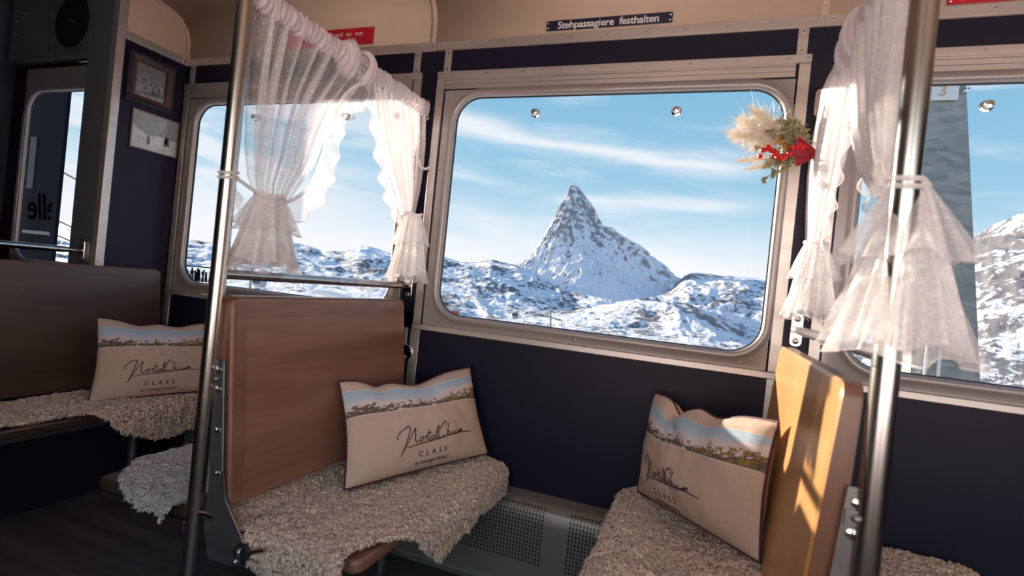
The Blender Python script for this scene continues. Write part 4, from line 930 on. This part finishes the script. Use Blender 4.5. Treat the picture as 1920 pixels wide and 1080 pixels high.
# ================================================================== SIGNS, PICTURES, SPEAKER
def sign(lbl, xa, xb, za, zb, m, lines, rivets, y=WY-.010):
    t = thing('sign', lbl, 'sign', ((xa+xb)/2, y, za))
    b = MB(); b.prism([(x, y, z) for x, z in rrect(xa, xb, za, zb, .004, 4)], (0, -.004, 0)); b.build('plate', m, t, bevel=.001)
    b = MB()
    for s, size, x, z, al, sp_, off in lines:
        v, f = text_mesh(s, size, al, sp_, off); b.add([(x+p[0], y-.0046, z+p[1]) for p in v], f)
    b.build('lettering', M['white_ink'], t, smooth=False, recalc=False)
    b = MB()
    for x, z in rivets: b.disc((x, y-.004, z), (0, -1, 0), .0035, .002, 10, dome=1)
    b.build('rivet', M['chrome'], t, kind='stuff')
sign('narrow dark blue enamel sign reading Stehpassagiere festhalten', -.705, -.228, 1.001, 1.040, M['blue_sign'], [('Stehpassagiere  festhalten', .0385, -.4665, 1.0185, 'CENTER', .97, .0006)], [(-.697, 1.030), (-.697, 1.011), (-.236, 1.030), (-.236, 1.011)])
sign("red enamel sign, partly behind lace, reading d'appui en vue possible", -2.0, -1.508, 1.002, 1.078, M['red_sign'], [("d'appui  en  vue", .031, -1.565, 1.052, 'RIGHT', 1.0, .0), ('possible', .031, -1.60, 1.024, 'RIGHT', 1.0, .0)], [(-1.517, 1.068), (-1.517, 1.011), (-1.99, 1.068), (-1.99, 1.011)])
sign('red enamel sign cut off at the top right corner reading hold on tight', .588, 1.08, .994, 1.070, M['red_sign'], [('hold on tight', .036, .625, 1.016, 'LEFT', 1.12, .0008)], [(.597, 1.004), (1.07, 1.004), (.597, 1.06)])

def picture(lbl, ya, yb, za, zb, ornate):
    x = PX; t = thing('framed_picture', lbl, 'picture', (x, (ya+yb)/2, za))
    def ringx(b, q0, q1, x0, x1):   # q = (ya,yb,za,zb)
        A = [(x+x0, q0[0], q0[2]), (x+x0, q0[1], q0[2]), (x+x0, q0[1], q0[3]), (x+x0, q0[0], q0[3])]; B = [(x+x1, q1[0], q1[2]), (x+x1, q1[1], q1[2]), (x+x1, q1[1], q1[3]), (x+x1, q1[0], q1[3])]
        b.grid([A, B], wrap=True)
    ins = lambda d: (ya+d, yb-d, za+d, zb-d)
    if ornate:
        b = MB(); ringx(b, ins(0), ins(0), .0, .018); ringx(b, ins(0), ins(.012), .018, .024); ringx(b, ins(.012), ins(.02), .024, .016); b.build('outer_moulding', M['ornate'], t, smooth=False)
        b = MB()
        P = [(ya, za), (yb, za), (yb, zb), (ya, zb)]
        for (p, q) in zip(P, P[1:]+P[:1]):
            n = 22
            for i in range(n): f = (i+.5)/n; y = p[0]+(q[0]-p[0])*f; z = p[1]+(q[1]-p[1])*f; cy, cz = (ya+yb)/2, (za+zb)/2; y += (cy-y)*.05; z += (cz-z)*.05; b.disc((x+.020, y, z), (1, 0, 0), .005, .006, 6, dome=1)
        b.build('carved_beading', M['ornate'], t, kind='stuff')
        b = MB(); ringx(b, ins(.02), ins(.036), .016, .012); ringx(b, ins(.036), ins(.040), .012, .014); ringx(b, ins(.040), ins(.040), .014, .008); b.build('inner_moulding', M['walnut'], t, smooth=False); i = .040
    else:
        b = MB(); ringx(b, ins(0), ins(0), 0, .009); ringx(b, ins(0), ins(.005), .009, .009); ringx(b, ins(.005), ins(.005), .009, .004); b.build('frame', mat('thin_brass_frame', (.22, .15, .11), .4, .6), t, smooth=False); i = .005
    a0, a1, c0, c1 = ins(i); g = lambda v: mat('photo_tone_%d' % int(v*100), (v*.95, v*.97, v), .35)
    k = (lambda v: v) if ornate else (lambda v: .22+v*.62)  # ornate print's tones kept darker, carrying the dim corner in their colour
    Y = lambda u: a0+(a1-a0)*u; Z = lambda v: c0+(c1-c0)*v; xx = x+.005
    def flat(nm, poly, m, l): b = MB(); b.prism([(xx+l*.0003, Y(u), Z(v)) for u, v in poly], (-.0003, 0, 0)); return b.build(nm, m, t, smooth=False)
    flat('print', [(0, 0), (1, 0), (1, 1), (0, 1)], mat('photo_sky', (k(.20),)*3, .3, var=(14, .3)), 0)
    if ornate:
        flat('printed_mountain', [(0, .28), (0, .52), (.1, .58), (.18, .60), (.25, .66), (.30, .80), (.36, .68), (.45, .56), (.6, .5), (.75, .47), (.9, .5), (1, .44), (1, .28)], mat('photo_mountain', (.40, .40, .42), .3, var=(80, .9)), 1)
        flat('printed_snowfield', [(0, 0), (1, 0), (1, .32), (.7, .34), (.4, .30), (.2, .36), (0, .40)], mat('photo_snow', (.36, .36, .37), .3, var=(60, .7)), 2)
        flat('printed_train', [(.27, .16), (.55, .20), (.56, .32), (.62, .34), (.62, .26), (.76, .28), (.76, .42), (.82, .42), (.82, .22), (.95, .2), (.95, .16), (.6, .12), (.3, .11)], mat('photo_train', (.04, .04, .045), .3, var=(90, -3)), 3)
    else:
        flat('printed_mountain', [(0, .3), (0, .85), (.08, .7), (.2, .66), (.35, .6), (.5, .56), (.62, .58), (.72, .72), (.80, .90), (.84, .74), (.92, .58), (1, .5), (1, .3)], mat('pale_photo_mountain', (.36, .38, .42), .3, var=(50, .45)), 1)
        flat('printed_snowfield', [(0, 0), (1, 0), (1, .42), (.6, .46), (.35, .4), (.15, .5), (0, .62)], mat('pale_photo_snow', (.66, .66, .66), .3, var=(30, .35)), 2)
        for (u, v) in ((.33, .16), (.70, .22), (.76, .25), (.72, .30)): flat('printed_figure', [(u, v), (u+.07, v), (u+.06, v+.2), (u+.03, v+.26), (u+.0, v+.2)], mat('photo_figure', (.12, .13, .16), .3), 3)
    b = MB(); b.box(x+.0065, x+.0072, a0, a1, c0, c1); b.build('glazing', M['glass'], t, smooth=False)
picture('small black and white mountain train photo in ornate dark carved frame', 1.697, 1.927, .681, .917, True)
picture('pale mountain photo in thin metal frame below the ornate one', 1.741, 1.979, .472, .655, False)

# speaker box above the vestibule door
t = thing('speaker_box', 'grey riveted metal box with round black loudspeaker above vestibule door', 'speaker', (-3.6, 1.93, 1.015))
b = MB(); b.box(-4.05, -2.86, 1.925, WY-.006, 1.018, 1.49); b.build('housing', M['greymetal'], t, bevel=.006)
b = MB(); c = (-3.485, 1.925, 1.218); b.tube([c, (c[0], 1.921, c[2])], .148, 48); b.build('speaker_grille', M['black'], t, bevel=.002)
b = MB(); b.tube([(c[0]-.02, 1.919, c[2]+.004), (c[0]+.018, 1.919, c[2]-.002)], .003, 8); b.build('speaker_badge', M['greymetal'], t)
b = MB(); screws(b, [(x, 1.925, z) for x, z in ((-4.01, 1.04), (-4.01, 1.11), (-4.0, 1.18), (-4.0, 1.26), (-3.65, 1.04), (-3.64, 1.12), (-3.66, 1.2), (-3.67, 1.27), (-3.31, 1.04), (-3.32, 1.19), (-3.31, 1.27), (-3.96, 1.3), (-3.92, 1.295))], r=.006); b.build('screw', M['screw'], t, kind='stuff')
b = MB(); r = random.Random(2)
for i in range(26): x = -3.86+i*.021; b.box(x, x+.012, 1.935+r.uniform(0, .03), 1.945+r.uniform(.005, .03), 1.0165, 1.018)
b.build('vent_slot', M['black'], t, kind='stuff', smooth=False)

# ================================================================== OUTSIDE
def A(az, el, r):
    a = math.radians(az); return Vector((r*math.sin(a), r*math.cos(a), r*math.tan(math.radians(el))))
SKY = [(-75, 2.2), (-60, 1.6), (-51.6, 1.2), (-49.6, 1.1), (-47.9, 1.57), (-46.1, 1.7), (-43.4, 2.1), (-41.2, 1.78), (-40.2, 1.48), (-37.9, 1.75), (-37.4, 2.03), (-36.4, 2.47), (-35.7, 2.5), (-33.3, 2.0), (-30.8, 2.1), (-28.1, 2.3), (-26.2, 1.93), (-24.4, 2.05), (-22.8, 2.5), (-21.2, 2.3), (-20.1, 2.2), (-18.2, 1.5), (-15, .0), (-9, -.6), (-4.5, .6), (-3.4, 1.9), (-2.7, 2.85), (-2.0, 3.2), (.6, 3.05), (2.6, 3.1), (4.5, 3.1), (9, 4.0), (14, 6.0), (18, 7.3), (20, 7.9), (20.6, 8.3), (21.2, 8.9), (22.6, 9.6), (26, 11), (34, 12.5), (45, 11), (60, 9)]
LR = np.log(np.array([40, 90, 220, 600, 1500, 3200, 6000, 9500, 14000.]))
def terrain():
    na, nr = 820, 430; az = np.linspace(-66, 42, na); lr = np.linspace(math.log(40), math.log(14000), nr)
    AZ, LRr = np.meshgrid(az, lr, indexing='ij'); r = np.exp(LRr)
    sky = np.interp(az, [p[0] for p in SKY], [p[1] for p in SKY])[:, None]
    right = np.clip((az-6)/12, 0, 1)[:, None]; right = right*right*(3-2*right)
    prof_l = np.array([-32, -16, -8.5, -5.2, -3.3, -1.6, .2, 1, .6]); el = np.empty_like(r)
    f0 = np.interp(LRr, LR, prof_l); skyw = np.interp(LRr, LR, [0, 0, 0, 0, .05, .25, .6, 1, .7])
    left_el = f0*(1-skyw)+sky*skyw
    fr = np.interp(LRr, LR, [-32, -20, -14, -10, -5, 0, 0, 0, 0]); wr = np.interp(LRr, LR, [0, 0, 0, 0, .45, 1, .9, .75, .6])
    right_el = fr*(1-wr)+sky*wr
    el = left_el*(1-right)+right_el*right
    X = r*np.sin(np.radians(AZ)); Y = r*np.cos(np.radians(AZ))
    # near domes and rock bands seen in the middle window
    def hump(a0, r0, wa, wr_, h): return h*np.exp(-((AZ-a0)/wa)**2-((LRr-math.log(r0))/wr_)**2)
    el = el+hump(-6, 1900, 7, .30, 2.0)*(AZ > -40)+hump(-1.5, 1500, 3.5, .25, .7)+hump(-8.5, 4200, 5.0, .10, 1.1)-hump(-14, 2600, 5, .35, 1.0)-hump(5, 2600, 5, .3, 1.2)
    el = el+hump(-30, 1700, 6, .3, .6)-hump(-24, 1100, 5, .3, .6)
    k = np.interp(LRr, LR, [.0, .05, .18, .35, .55, .8, .8, .15, .4])
    wp = fbm(AZ*.15, LRr*2, 3, 61)*2; n = (fbm(AZ*.16+wp, LRr*3.2, 8, 3, .56, True)-.55)*1.5+(fbm(AZ*.9, LRr*14+wp, 6, 8, .55)-.5)*.3
    n2 = (fbm(AZ*.5+wp, LRr*9, 7, 21, .55, True)-.55)*.7
    el = el+(n*.9+n2)*k
    # hold the skyline crest
    hold = np.interp(LRr, LR, [0, 0, 0, 0, 0, 0, .3, .9, .5]); crest = sky+.12*(fbm(AZ*3, AZ*0+3, 4, 5)-.5)
    el = np.minimum(el, crest+(1-hold)*.0)
    z = r*np.tan(np.radians(el))
    V = np.stack([X, Y, z], -1).reshape(-1, 3); I, J = np.meshgrid(np.arange(na-1), np.arange(nr-1), indexing='ij'); I = I.ravel(); J = J.ravel()
    F = np.stack([I*nr+J, (I+1)*nr+J, (I+1)*nr+J+1, I*nr+J+1], 1)
    o = raw_mesh('ground', V, F, snow_mat('alpine_snow', .90, (.07, .10, .14), (.34, .29, .27), .0045, polar=(1.5, 30)))  # rock streaks, spread wider and blued to stand in for bluish shade
    struct(o, 'snow-covered alpine slopes and distant ridges')
terrain()
b = MB(); b.prism([(-300, YB-8, -3.2), (300, YB-8, -3.2), (300, -400, -20), (-300, -400, -20)], (0, 0, -.3)); o = b.build('ground', mat('snowfield', (.8, .82, .86), .9), smooth=False); struct(o, 'snowfield on the aisle side of the carriage')

def matterhorn():
    R0 = 8600.0; a0 = math.radians(-15.0); fwd = Vector((math.sin(a0), math.cos(a0), 0)); side = Vector((math.cos(a0), -math.sin(a0), 0))
    K = R0*math.pi/180
    Lp = [(0, 11.18), (-.38, 10.85), (-.50, 10.3), (-.56, 9.6), (-1.05, 9.2), (-1.2, 8.75), (-1.42, 8.2), (-1.7, 7.4), (-2.05, 6.55), (-2.4, 5.8), (-2.8, 5.0), (-3.15, 4.3), (-3.45, 3.85), (-3.62, 3.1), (-4.7, 2.35), (-6.5, 1.0), (-9, -1.5), (-13, -4)]
    Rp = [(0, 11.18), (.6, 10.95), (1.15, 10.3), (1.75, 9.67), (2.3, 9.0), (2.85, 8.21), (3.2, 7.6), (3.5, 7.1), (4.45, 7.05), (5.0, 6.6), (5.6, 6.25), (7.5, 5.4), (8.7, 4.4), (10.2, 3.36), (11.7, 2.65), (13.2, 1.8), (16, 0), (20, -3)]
    Fp = [(0, 11.18), (1.6, 8.9), (2.8, 6.9), (4.4, 4.6), (7.5, 2.9), (10.5, 1.6), (16, -1.0), (24, -4)]
    Bp = [(0, 11.18), (3, 7), (7, 3), (12, 0), (20, -3)]
    n = 380; s = np.linspace(-11, 17, n); d = np.linspace(-3, 19, 320)      # s lateral (deg), d toward the camera (deg)
    Sg, Dg = np.meshgrid(s, d, indexing='ij')
    rho = np.hypot(Sg, Dg)+1e-6; phi = np.degrees(np.arctan2(Dg, Sg))       # 0 = right, 90 = toward camera, 180 = left
    phi = phi % 360
    ph_r, ph_f, ph_l, ph_b = 12.0, 76.0, 168.0, 270.0
    warp = (fbm(Sg*.8, Dg*.8, 4, 31)-.5)*22; phi = (phi+warp*np.clip(rho/3, 0, 1)) % 360
    def prof(P, cs=1.0): x = np.array([abs(p[0]) for p in P])/cs; return np.interp(rho, x, [p[1] for p in P])
    cl = math.cos(math.radians(12)); hr, hf, hl, hb = prof(Rp, cl), prof(Fp), prof(Lp, cl), prof(Bp)
    def seg(p0, p1, h0, h1):
        t = np.clip(((phi-p0) % 360)/((p1-p0) % 360), 0, 1); m = ((phi-p0) % 360) <= ((p1-p0) % 360)
        w = .5*(abs(2*t-1)**1.0*np.sign(2*t-1))+.5
        base = h0*(1-w)+h1*w; dip = np.sin(PI*t)**1.0
        return m, base-dip*np.clip(rho, 0, 6)*.26
    h = np.zeros_like(rho)
    for p0, p1, a, b_ in ((ph_r, ph_f, hr, hf), (ph_f, ph_l, hf, hl), (ph_l, ph_b, hl, hb), (ph_b, ph_r+360, hb, hr)):
        m, v = seg(p0 % 360, p1 % 360, a, b_); h = np.where(m, v, h)
    # ribs and gullies running down the faces, ledges across them
    rib = (fbm(phi/11+3, rho*.35, 5, 41, .6, True)-.55); led = (fbm(Sg*1.2, h*5, 5, 47, .55, True)-.55); fine = fbm(Sg*4, Dg*4, 5, 51, .6)-.5
    amp = np.clip(rho/1.5, .06, 1)
    h = h+amp*(rib*1.45+led*.30+fine*.34)
    sk = np.where(Sg < 0, np.interp(-Sg, [-p[0] for p in Lp], [p[1] for p in Lp]), np.interp(Sg, [p[0] for p in Rp], [p[1] for p in Rp]))
    h = np.minimum(h, sk+.05)
    hm = R0*np.tan(np.radians(h))*(1-Dg*K/R0*.0)
    # elevation as seen shifts with distance: keep true heights by scaling to actual range
    rng = (R0-Dg*K)/R0; hm = hm*np.where(Dg > 0, 1-(1-rng)*.9, 1)
    X = side.x*Sg*K*1.0-fwd.x*Dg*K+fwd.x*R0; Y = side.y*Sg*K-fwd.y*Dg*K+fwd.y*R0
    V = np.stack([X, Y, hm], -1).reshape(-1, 3); nd = len(d)
    I, J = np.meshgrid(np.arange(n-1), np.arange(nd-1), indexing='ij'); I = I.ravel(); J = J.ravel()
    F = np.stack([I*nd+J, I*nd+J+1, (I+1)*nd+J+1, (I+1)*nd+J], 1)
    o = raw_mesh('mountain', V, F, snow_mat('peak_snow_and_rock', .37, (.21, .235, .28), (.46, .40, .36), .010, (1, 1, 1.5)))  # rock paled and blued so that its colour carries aerial haze
    tag(o, 'tall pointed pyramid mountain with rocky snowy faces seen through middle window', 'mountain')
matterhorn()

# galvanised mast with the number plate outside the right-hand window
t = thing('mast', 'grey galvanised tapered mast outside the right window', 'mast', (1.9, 4.5, -2))
def galv():
    m = M['galv']; nt = m.node_tree; b_ = nt.nodes['Principled BSDF']; tc = nt.nodes.new('ShaderNodeTexCoord'); v = nt.nodes.new('ShaderNodeTexVoronoi'); v.inputs['Scale'].default_value = 14; v.inputs['Randomness'].default_value = 1
    mp = nt.nodes.new('ShaderNodeMapping'); mp.inputs['Scale'].default_value = (1, 1, 2.2); nt.links.new(tc.outputs['Object'], mp.inputs[0]); nt.links.new(mp.outputs[0], v.inputs['Vector'])
    cr = nt.nodes.new('ShaderNodeValToRGB'); cr.color_ramp.elements[0].color = (.25, .26, .255, 1); cr.color_ramp.elements[1].color = (.42, .42, .40, 1)
    bw = nt.nodes.new('ShaderNodeSeparateColor'); nt.links.new(v.outputs['Color'], bw.inputs[0]); nt.links.new(bw.outputs[0], cr.inputs[0]); nt.links.new(cr.outputs[0], b_.inputs['Base Color'])
galv()
b = MB(); b.add([(1.245, 4.5, 2.1), (1.44, 4.5, 2.1), (1.815, 4.5, -.9), (1.37, 4.5, -.9), (1.245, 4.72, 2.1), (1.44, 4.72, 2.1), (1.815, 4.78, -.9), (1.37, 4.78, -.9)], [(0, 3, 2, 1), (4, 5, 6, 7), (0, 1, 5, 4), (1, 2, 6, 5), (2, 3, 7, 6), (3, 0, 4, 7)]); b.build('tapered_shaft', M['galv'], t, smooth=False, bevel=.004)
b = MB(); b.box(1.45, 1.49, 4.52, 4.56, 1.62, 1.655); b.tube([(1.475, 4.5, 1.64), (1.50, 4.47, 1.65), (1.485, 4.45, 1.63)], .008, 8); b.build('clamp', M['chrome'], t)
for x in (1.41, 1.485):
    b = MB(); b.tube([(x, 4.44, -.9), (x, 4.44, .02)], .010, 10); b.build('conduit', M['white'], t)
t = thing('number_plate', 'white plate with number 3 fixed on the mast', 'sign', (1.37, 4.47, 1.58))
b = MB(); b.box(1.19, 1.445, 4.47, 4.485, 1.575, 1.692); b.build('plate', M['white'], t, bevel=.003)
v, f = text_mesh('3', .105, 'CENTER'); b = MB(); b.add([(1.352+p[0], 4.466, 1.635+p[1]) for p in v], f); b.build('numeral', mat('ochre_numeral', (.62, .42, .22), .6), t, smooth=False, recalc=False)

# lift pylon, cables, gondolas
t = thing('lift_pylon', 'cable lift pylon with two cross arms on the snow slope', 'pylon', A(-15.7, -7, 260))
q = 260; b = MB(); b.tube([A(-15.6, -6.8, q), A(-16.0, -2.2, q)], [.42, .3], 10); b.build('mast_tube', M['darksteel'], t)
for nm, a1, e1, a2, e2 in (('cross_arm', -17.0, -2.85, -14.75, -3.15), ('cross_arm', -16.65, -2.05, -15.4, -1.95)):
    b = MB(); b.tube([A(a1, e1, q), A(a2, e2, q)], .22, 6)
    for i in range(9):
        f = i/8
        if .35 < f < .65: continue
        p = A(a1+(a2-a1)*f, e1+(e2-e1)*f-.08, q-1); b.disc(p, (0, -1, 0), .38, .3, 8)
    for f in (.0, .15, .3, .7, .85, 1.0): p = A(a1+(a2-a1)*f, e1+(e2-e1)*f, q); b.tube([p, p+Vector((0, 0, .9))], .07, 4)
    b.build(nm, M['orange'], t, smooth=False)
b = MB(); p1, p2 = A(-16.9, -2.9, q), A(-14.9, -3.05, q)
cab = lambda pts, r, nm, l: tag(MB().tube(pts, r, 5, caps=False).build(nm, M['darksteel']), l, 'cable')
cab([A(-34, -1.55, 150), A(-27, -2.05, 190), A(-20, -2.42, 220), p1+Vector((0, 0, .7)), A(-11.6, -3.9, 420)], .045, 'lift_cable', 'thin lift cable running to left arm of the pylon')
cab([A(-34, -1.95, 150), A(-26, -2.35, 190), A(-20, -2.7, 220), p2+Vector((0, 0, .7)), A(-10.6, -4.2, 420)], .045, 'lift_cable', 'thin lift cable running to right arm of the pylon')
def gondola(az, el, r, s, lbl):
    c = A(az, el, r); t = thing('gondola', lbl, 'gondola', c-Vector((0, 0, 1.1*s))); hu = mat('silver_cabin', (.36, .40, .44), .3, .5); gw = mat('dark_cabin_window', (.03, .05, .07), .1)
    b = MB(); ring = []
    for z, k in ((-1.05, .62), (-.9, .82), (-.3, 1.0), (.35, .98), (.85, .75), (1.02, .45)): ring.append([(c.x+x*k*s, c.y+y*k*s, c.z+z*s) for x, y in rrect(-1.1, 1.1, -.95, .95, .4, 4)])
    b.grid(ring, wrap=True); b.add(ring[0], [tuple(range(len(ring[0])))]); b.add(ring[-1], [tuple(range(len(ring[0])))]); b.build('cabin', hu, t)
    for x0, x1 in ((-.92, -.08), (.08, .92)):
        b = MB(); b.prism([(c.x+x*s, c.y-1.0*s, c.z+z*s) for x, z in rrect(x0, x1, -.35, .72, .15, 4)], (0, .06*s, 0)); b.build('window', gw, t)
    b = MB(); b.tube([c+Vector((0, 0, 1.0*s)), c+Vector((.15*s, 0, 1.8*s)), c+Vector((0, 0, 2.6*s))], .07*s, 6); b.box(c.x-.4*s, c.x+.4*s, c.y-.1, c.y+.1, c.z+2.55*s, c.z+2.75*s); b.build('hanger', M['darksteel'], t)
gondola(-19.66, -3.15, 215, 1.15, 'silver cable gondola hanging mid-slope below the pointed mountain')
gondola(-27.02, -2.78, 150, .95, 'cable gondola at the lower left corner of the middle window')
gondola(-45.4, -2.2, 75, .62, 'cable gondola seen just above the middle-left backrest')
t = thing('lift_station', 'small red building at the lower left of the middle window', 'building', A(-27.0, -4.2, 200))
c = A(-27.0, -4.2, 200); b = MB(); b.box(c.x-2.8, c.x+2.4, c.y, c.y+6, c.z-4, c.z+3.0); b.build('wall', M['redbuild'], t, smooth=False)
b = MB(); b.prism([(c.x-3.4, c.y-.6, c.z+3.0), (c.x+3.0, c.y-.6, c.z+3.0), (c.x+2.0, c.y-.6, c.z+3.9), (c.x-3.4, c.y-.6, c.z+4.1)], (0, 7.2, 0)); b.build('roof', mat('snowy_roof', (.6, .55, .55), .8), t, smooth=False)
for i in range(3): b = MB(); b.box(c.x-2.2+i*1.5, c.x-1.3+i*1.5, c.y-.06, c.y+.02, c.z-.6, c.z+1.4); b.build('window', M['darkout'], t, smooth=False)
# things below the left window: snow fence, service post, hut
for az, el, hh, l in ((-46.2, -1.9, .9, 'grey post outside left window beside the gondola'), (-31.4, -2.2, 3.0, 'thin grey post outside the right side of the left window')):
    p = A(az, -3.6, 30); o = MB().tube([p-Vector((0, 0, 2)), A(az, el+1.0, 30)], .07, 8).build('post', M['galv']); tag(o, l, 'post')
t = thing('snow_shelter', 'small pale shelter with slanted roof just above the middle-left backrest', 'shelter', A(-38.5, -3.9, 60)); c = A(-38.7, -3.6, 60)
b = MB(); b.box(c.x-1.3, c.x+.9, c.y, c.y+2, c.z-2.5, c.z+.45); b.build('wall', mat('shelter_wall', (.42, .38, .36), .8), t, smooth=False)
b = MB(); b.prism([(c.x-2.2, c.y-.3, c.z+.75), (c.x+1.6, c.y-.3, c.z+.35), (c.x+1.6, c.y-.3, c.z+.6), (c.x-2.2, c.y-.3, c.z+1.1)], (0, 2.6, 0)); b.build('roof', M['white'], t, smooth=False)
b = MB(); b.box(c.x-.2, c.x+.0, c.y-.05, c.y, c.z-2.5, c.z+.45); b.build('doorpost', M['white'], t, smooth=False)
t = thing('avalanche_fence', 'dark snow fence outside the lower left of the left window', 'fence', A(-51, -1.8, 110)); r = random.Random(9)
b = MB()
for i in range(34):
    az = -53.5+i*.14; p = A(az, -2.0+.0*i, 110); h_ = r.uniform(.5, 1.3); b.tube([p-Vector((0, 0, 1.2)), p+Vector((r.uniform(-.5, .5), 0, h_))], .14, 5)
b.build('fence_post', M['darkout'], t, kind='stuff'); b = MB(); b.tube([A(-53.6, -1.25, 110), A(-48.6, -1.25, 110)], .12, 5); b.build('top_rail', M['darkout'], t)
# added panel standing in for a reflection in the vestibule door glass, lettering mirrored
t = thing('reflection_panel', 'dark panel standing in for a reflection with mirrored lettering in the vestibule door', 'panel', (-5.6, 3.0, -1))
b = MB(); b.box(-7.2, -5.40, 2.98, 3.0, -1.6, 2.4); b.build('panel', M['darkout'], t, smooth=False)
b = MB(); b.box(-5.40, -5.34, 2.965, 2.995, -1.6, 2.4); b.build('reflection_edge', M['darkout'], t, smooth=False)
b = MB(); b.box(-5.83, -5.72, 2.975, 2.98, .42, .88); b.build('pale_patch', mat('reflected_patch', (.05, .055, .06), .6, var=(30, .5)), t, smooth=False)
b = MB(); b.box(-5.80, -5.41, 2.972, 2.98, .02, .05); b.build('reflected_ledge', M['greymetal'], t, smooth=False)
v, f = text_mesh('elle', .34, 'CENTER'); b = MB(); b.add([(-5.56-p[0]*.9-p[1]*.2, 2.975, .25+p[1]) for p in v], f); b.build('lettering', mat('reflected_lettering', (.0005, .0005, .001), .8, spec=0), t, smooth=False, recalc=False)
for i, (e1, e2) in enumerate(((5.6, 4.2), (1.6, .4), (.4, -.7))):
    cab([A(-63, e1+.8, 24), A(-57, e2-.6, 24)], .028, 'overhead_cable', ('upper', 'middle', 'lowest')[i]+' of three thin cables crossing the door window strip')

# lift everything so that the carriage floor lies at z = 0
for o in list(S.objects):
    if o.parent is None and o.type in ('MESH', 'EMPTY'): o.location.z += H
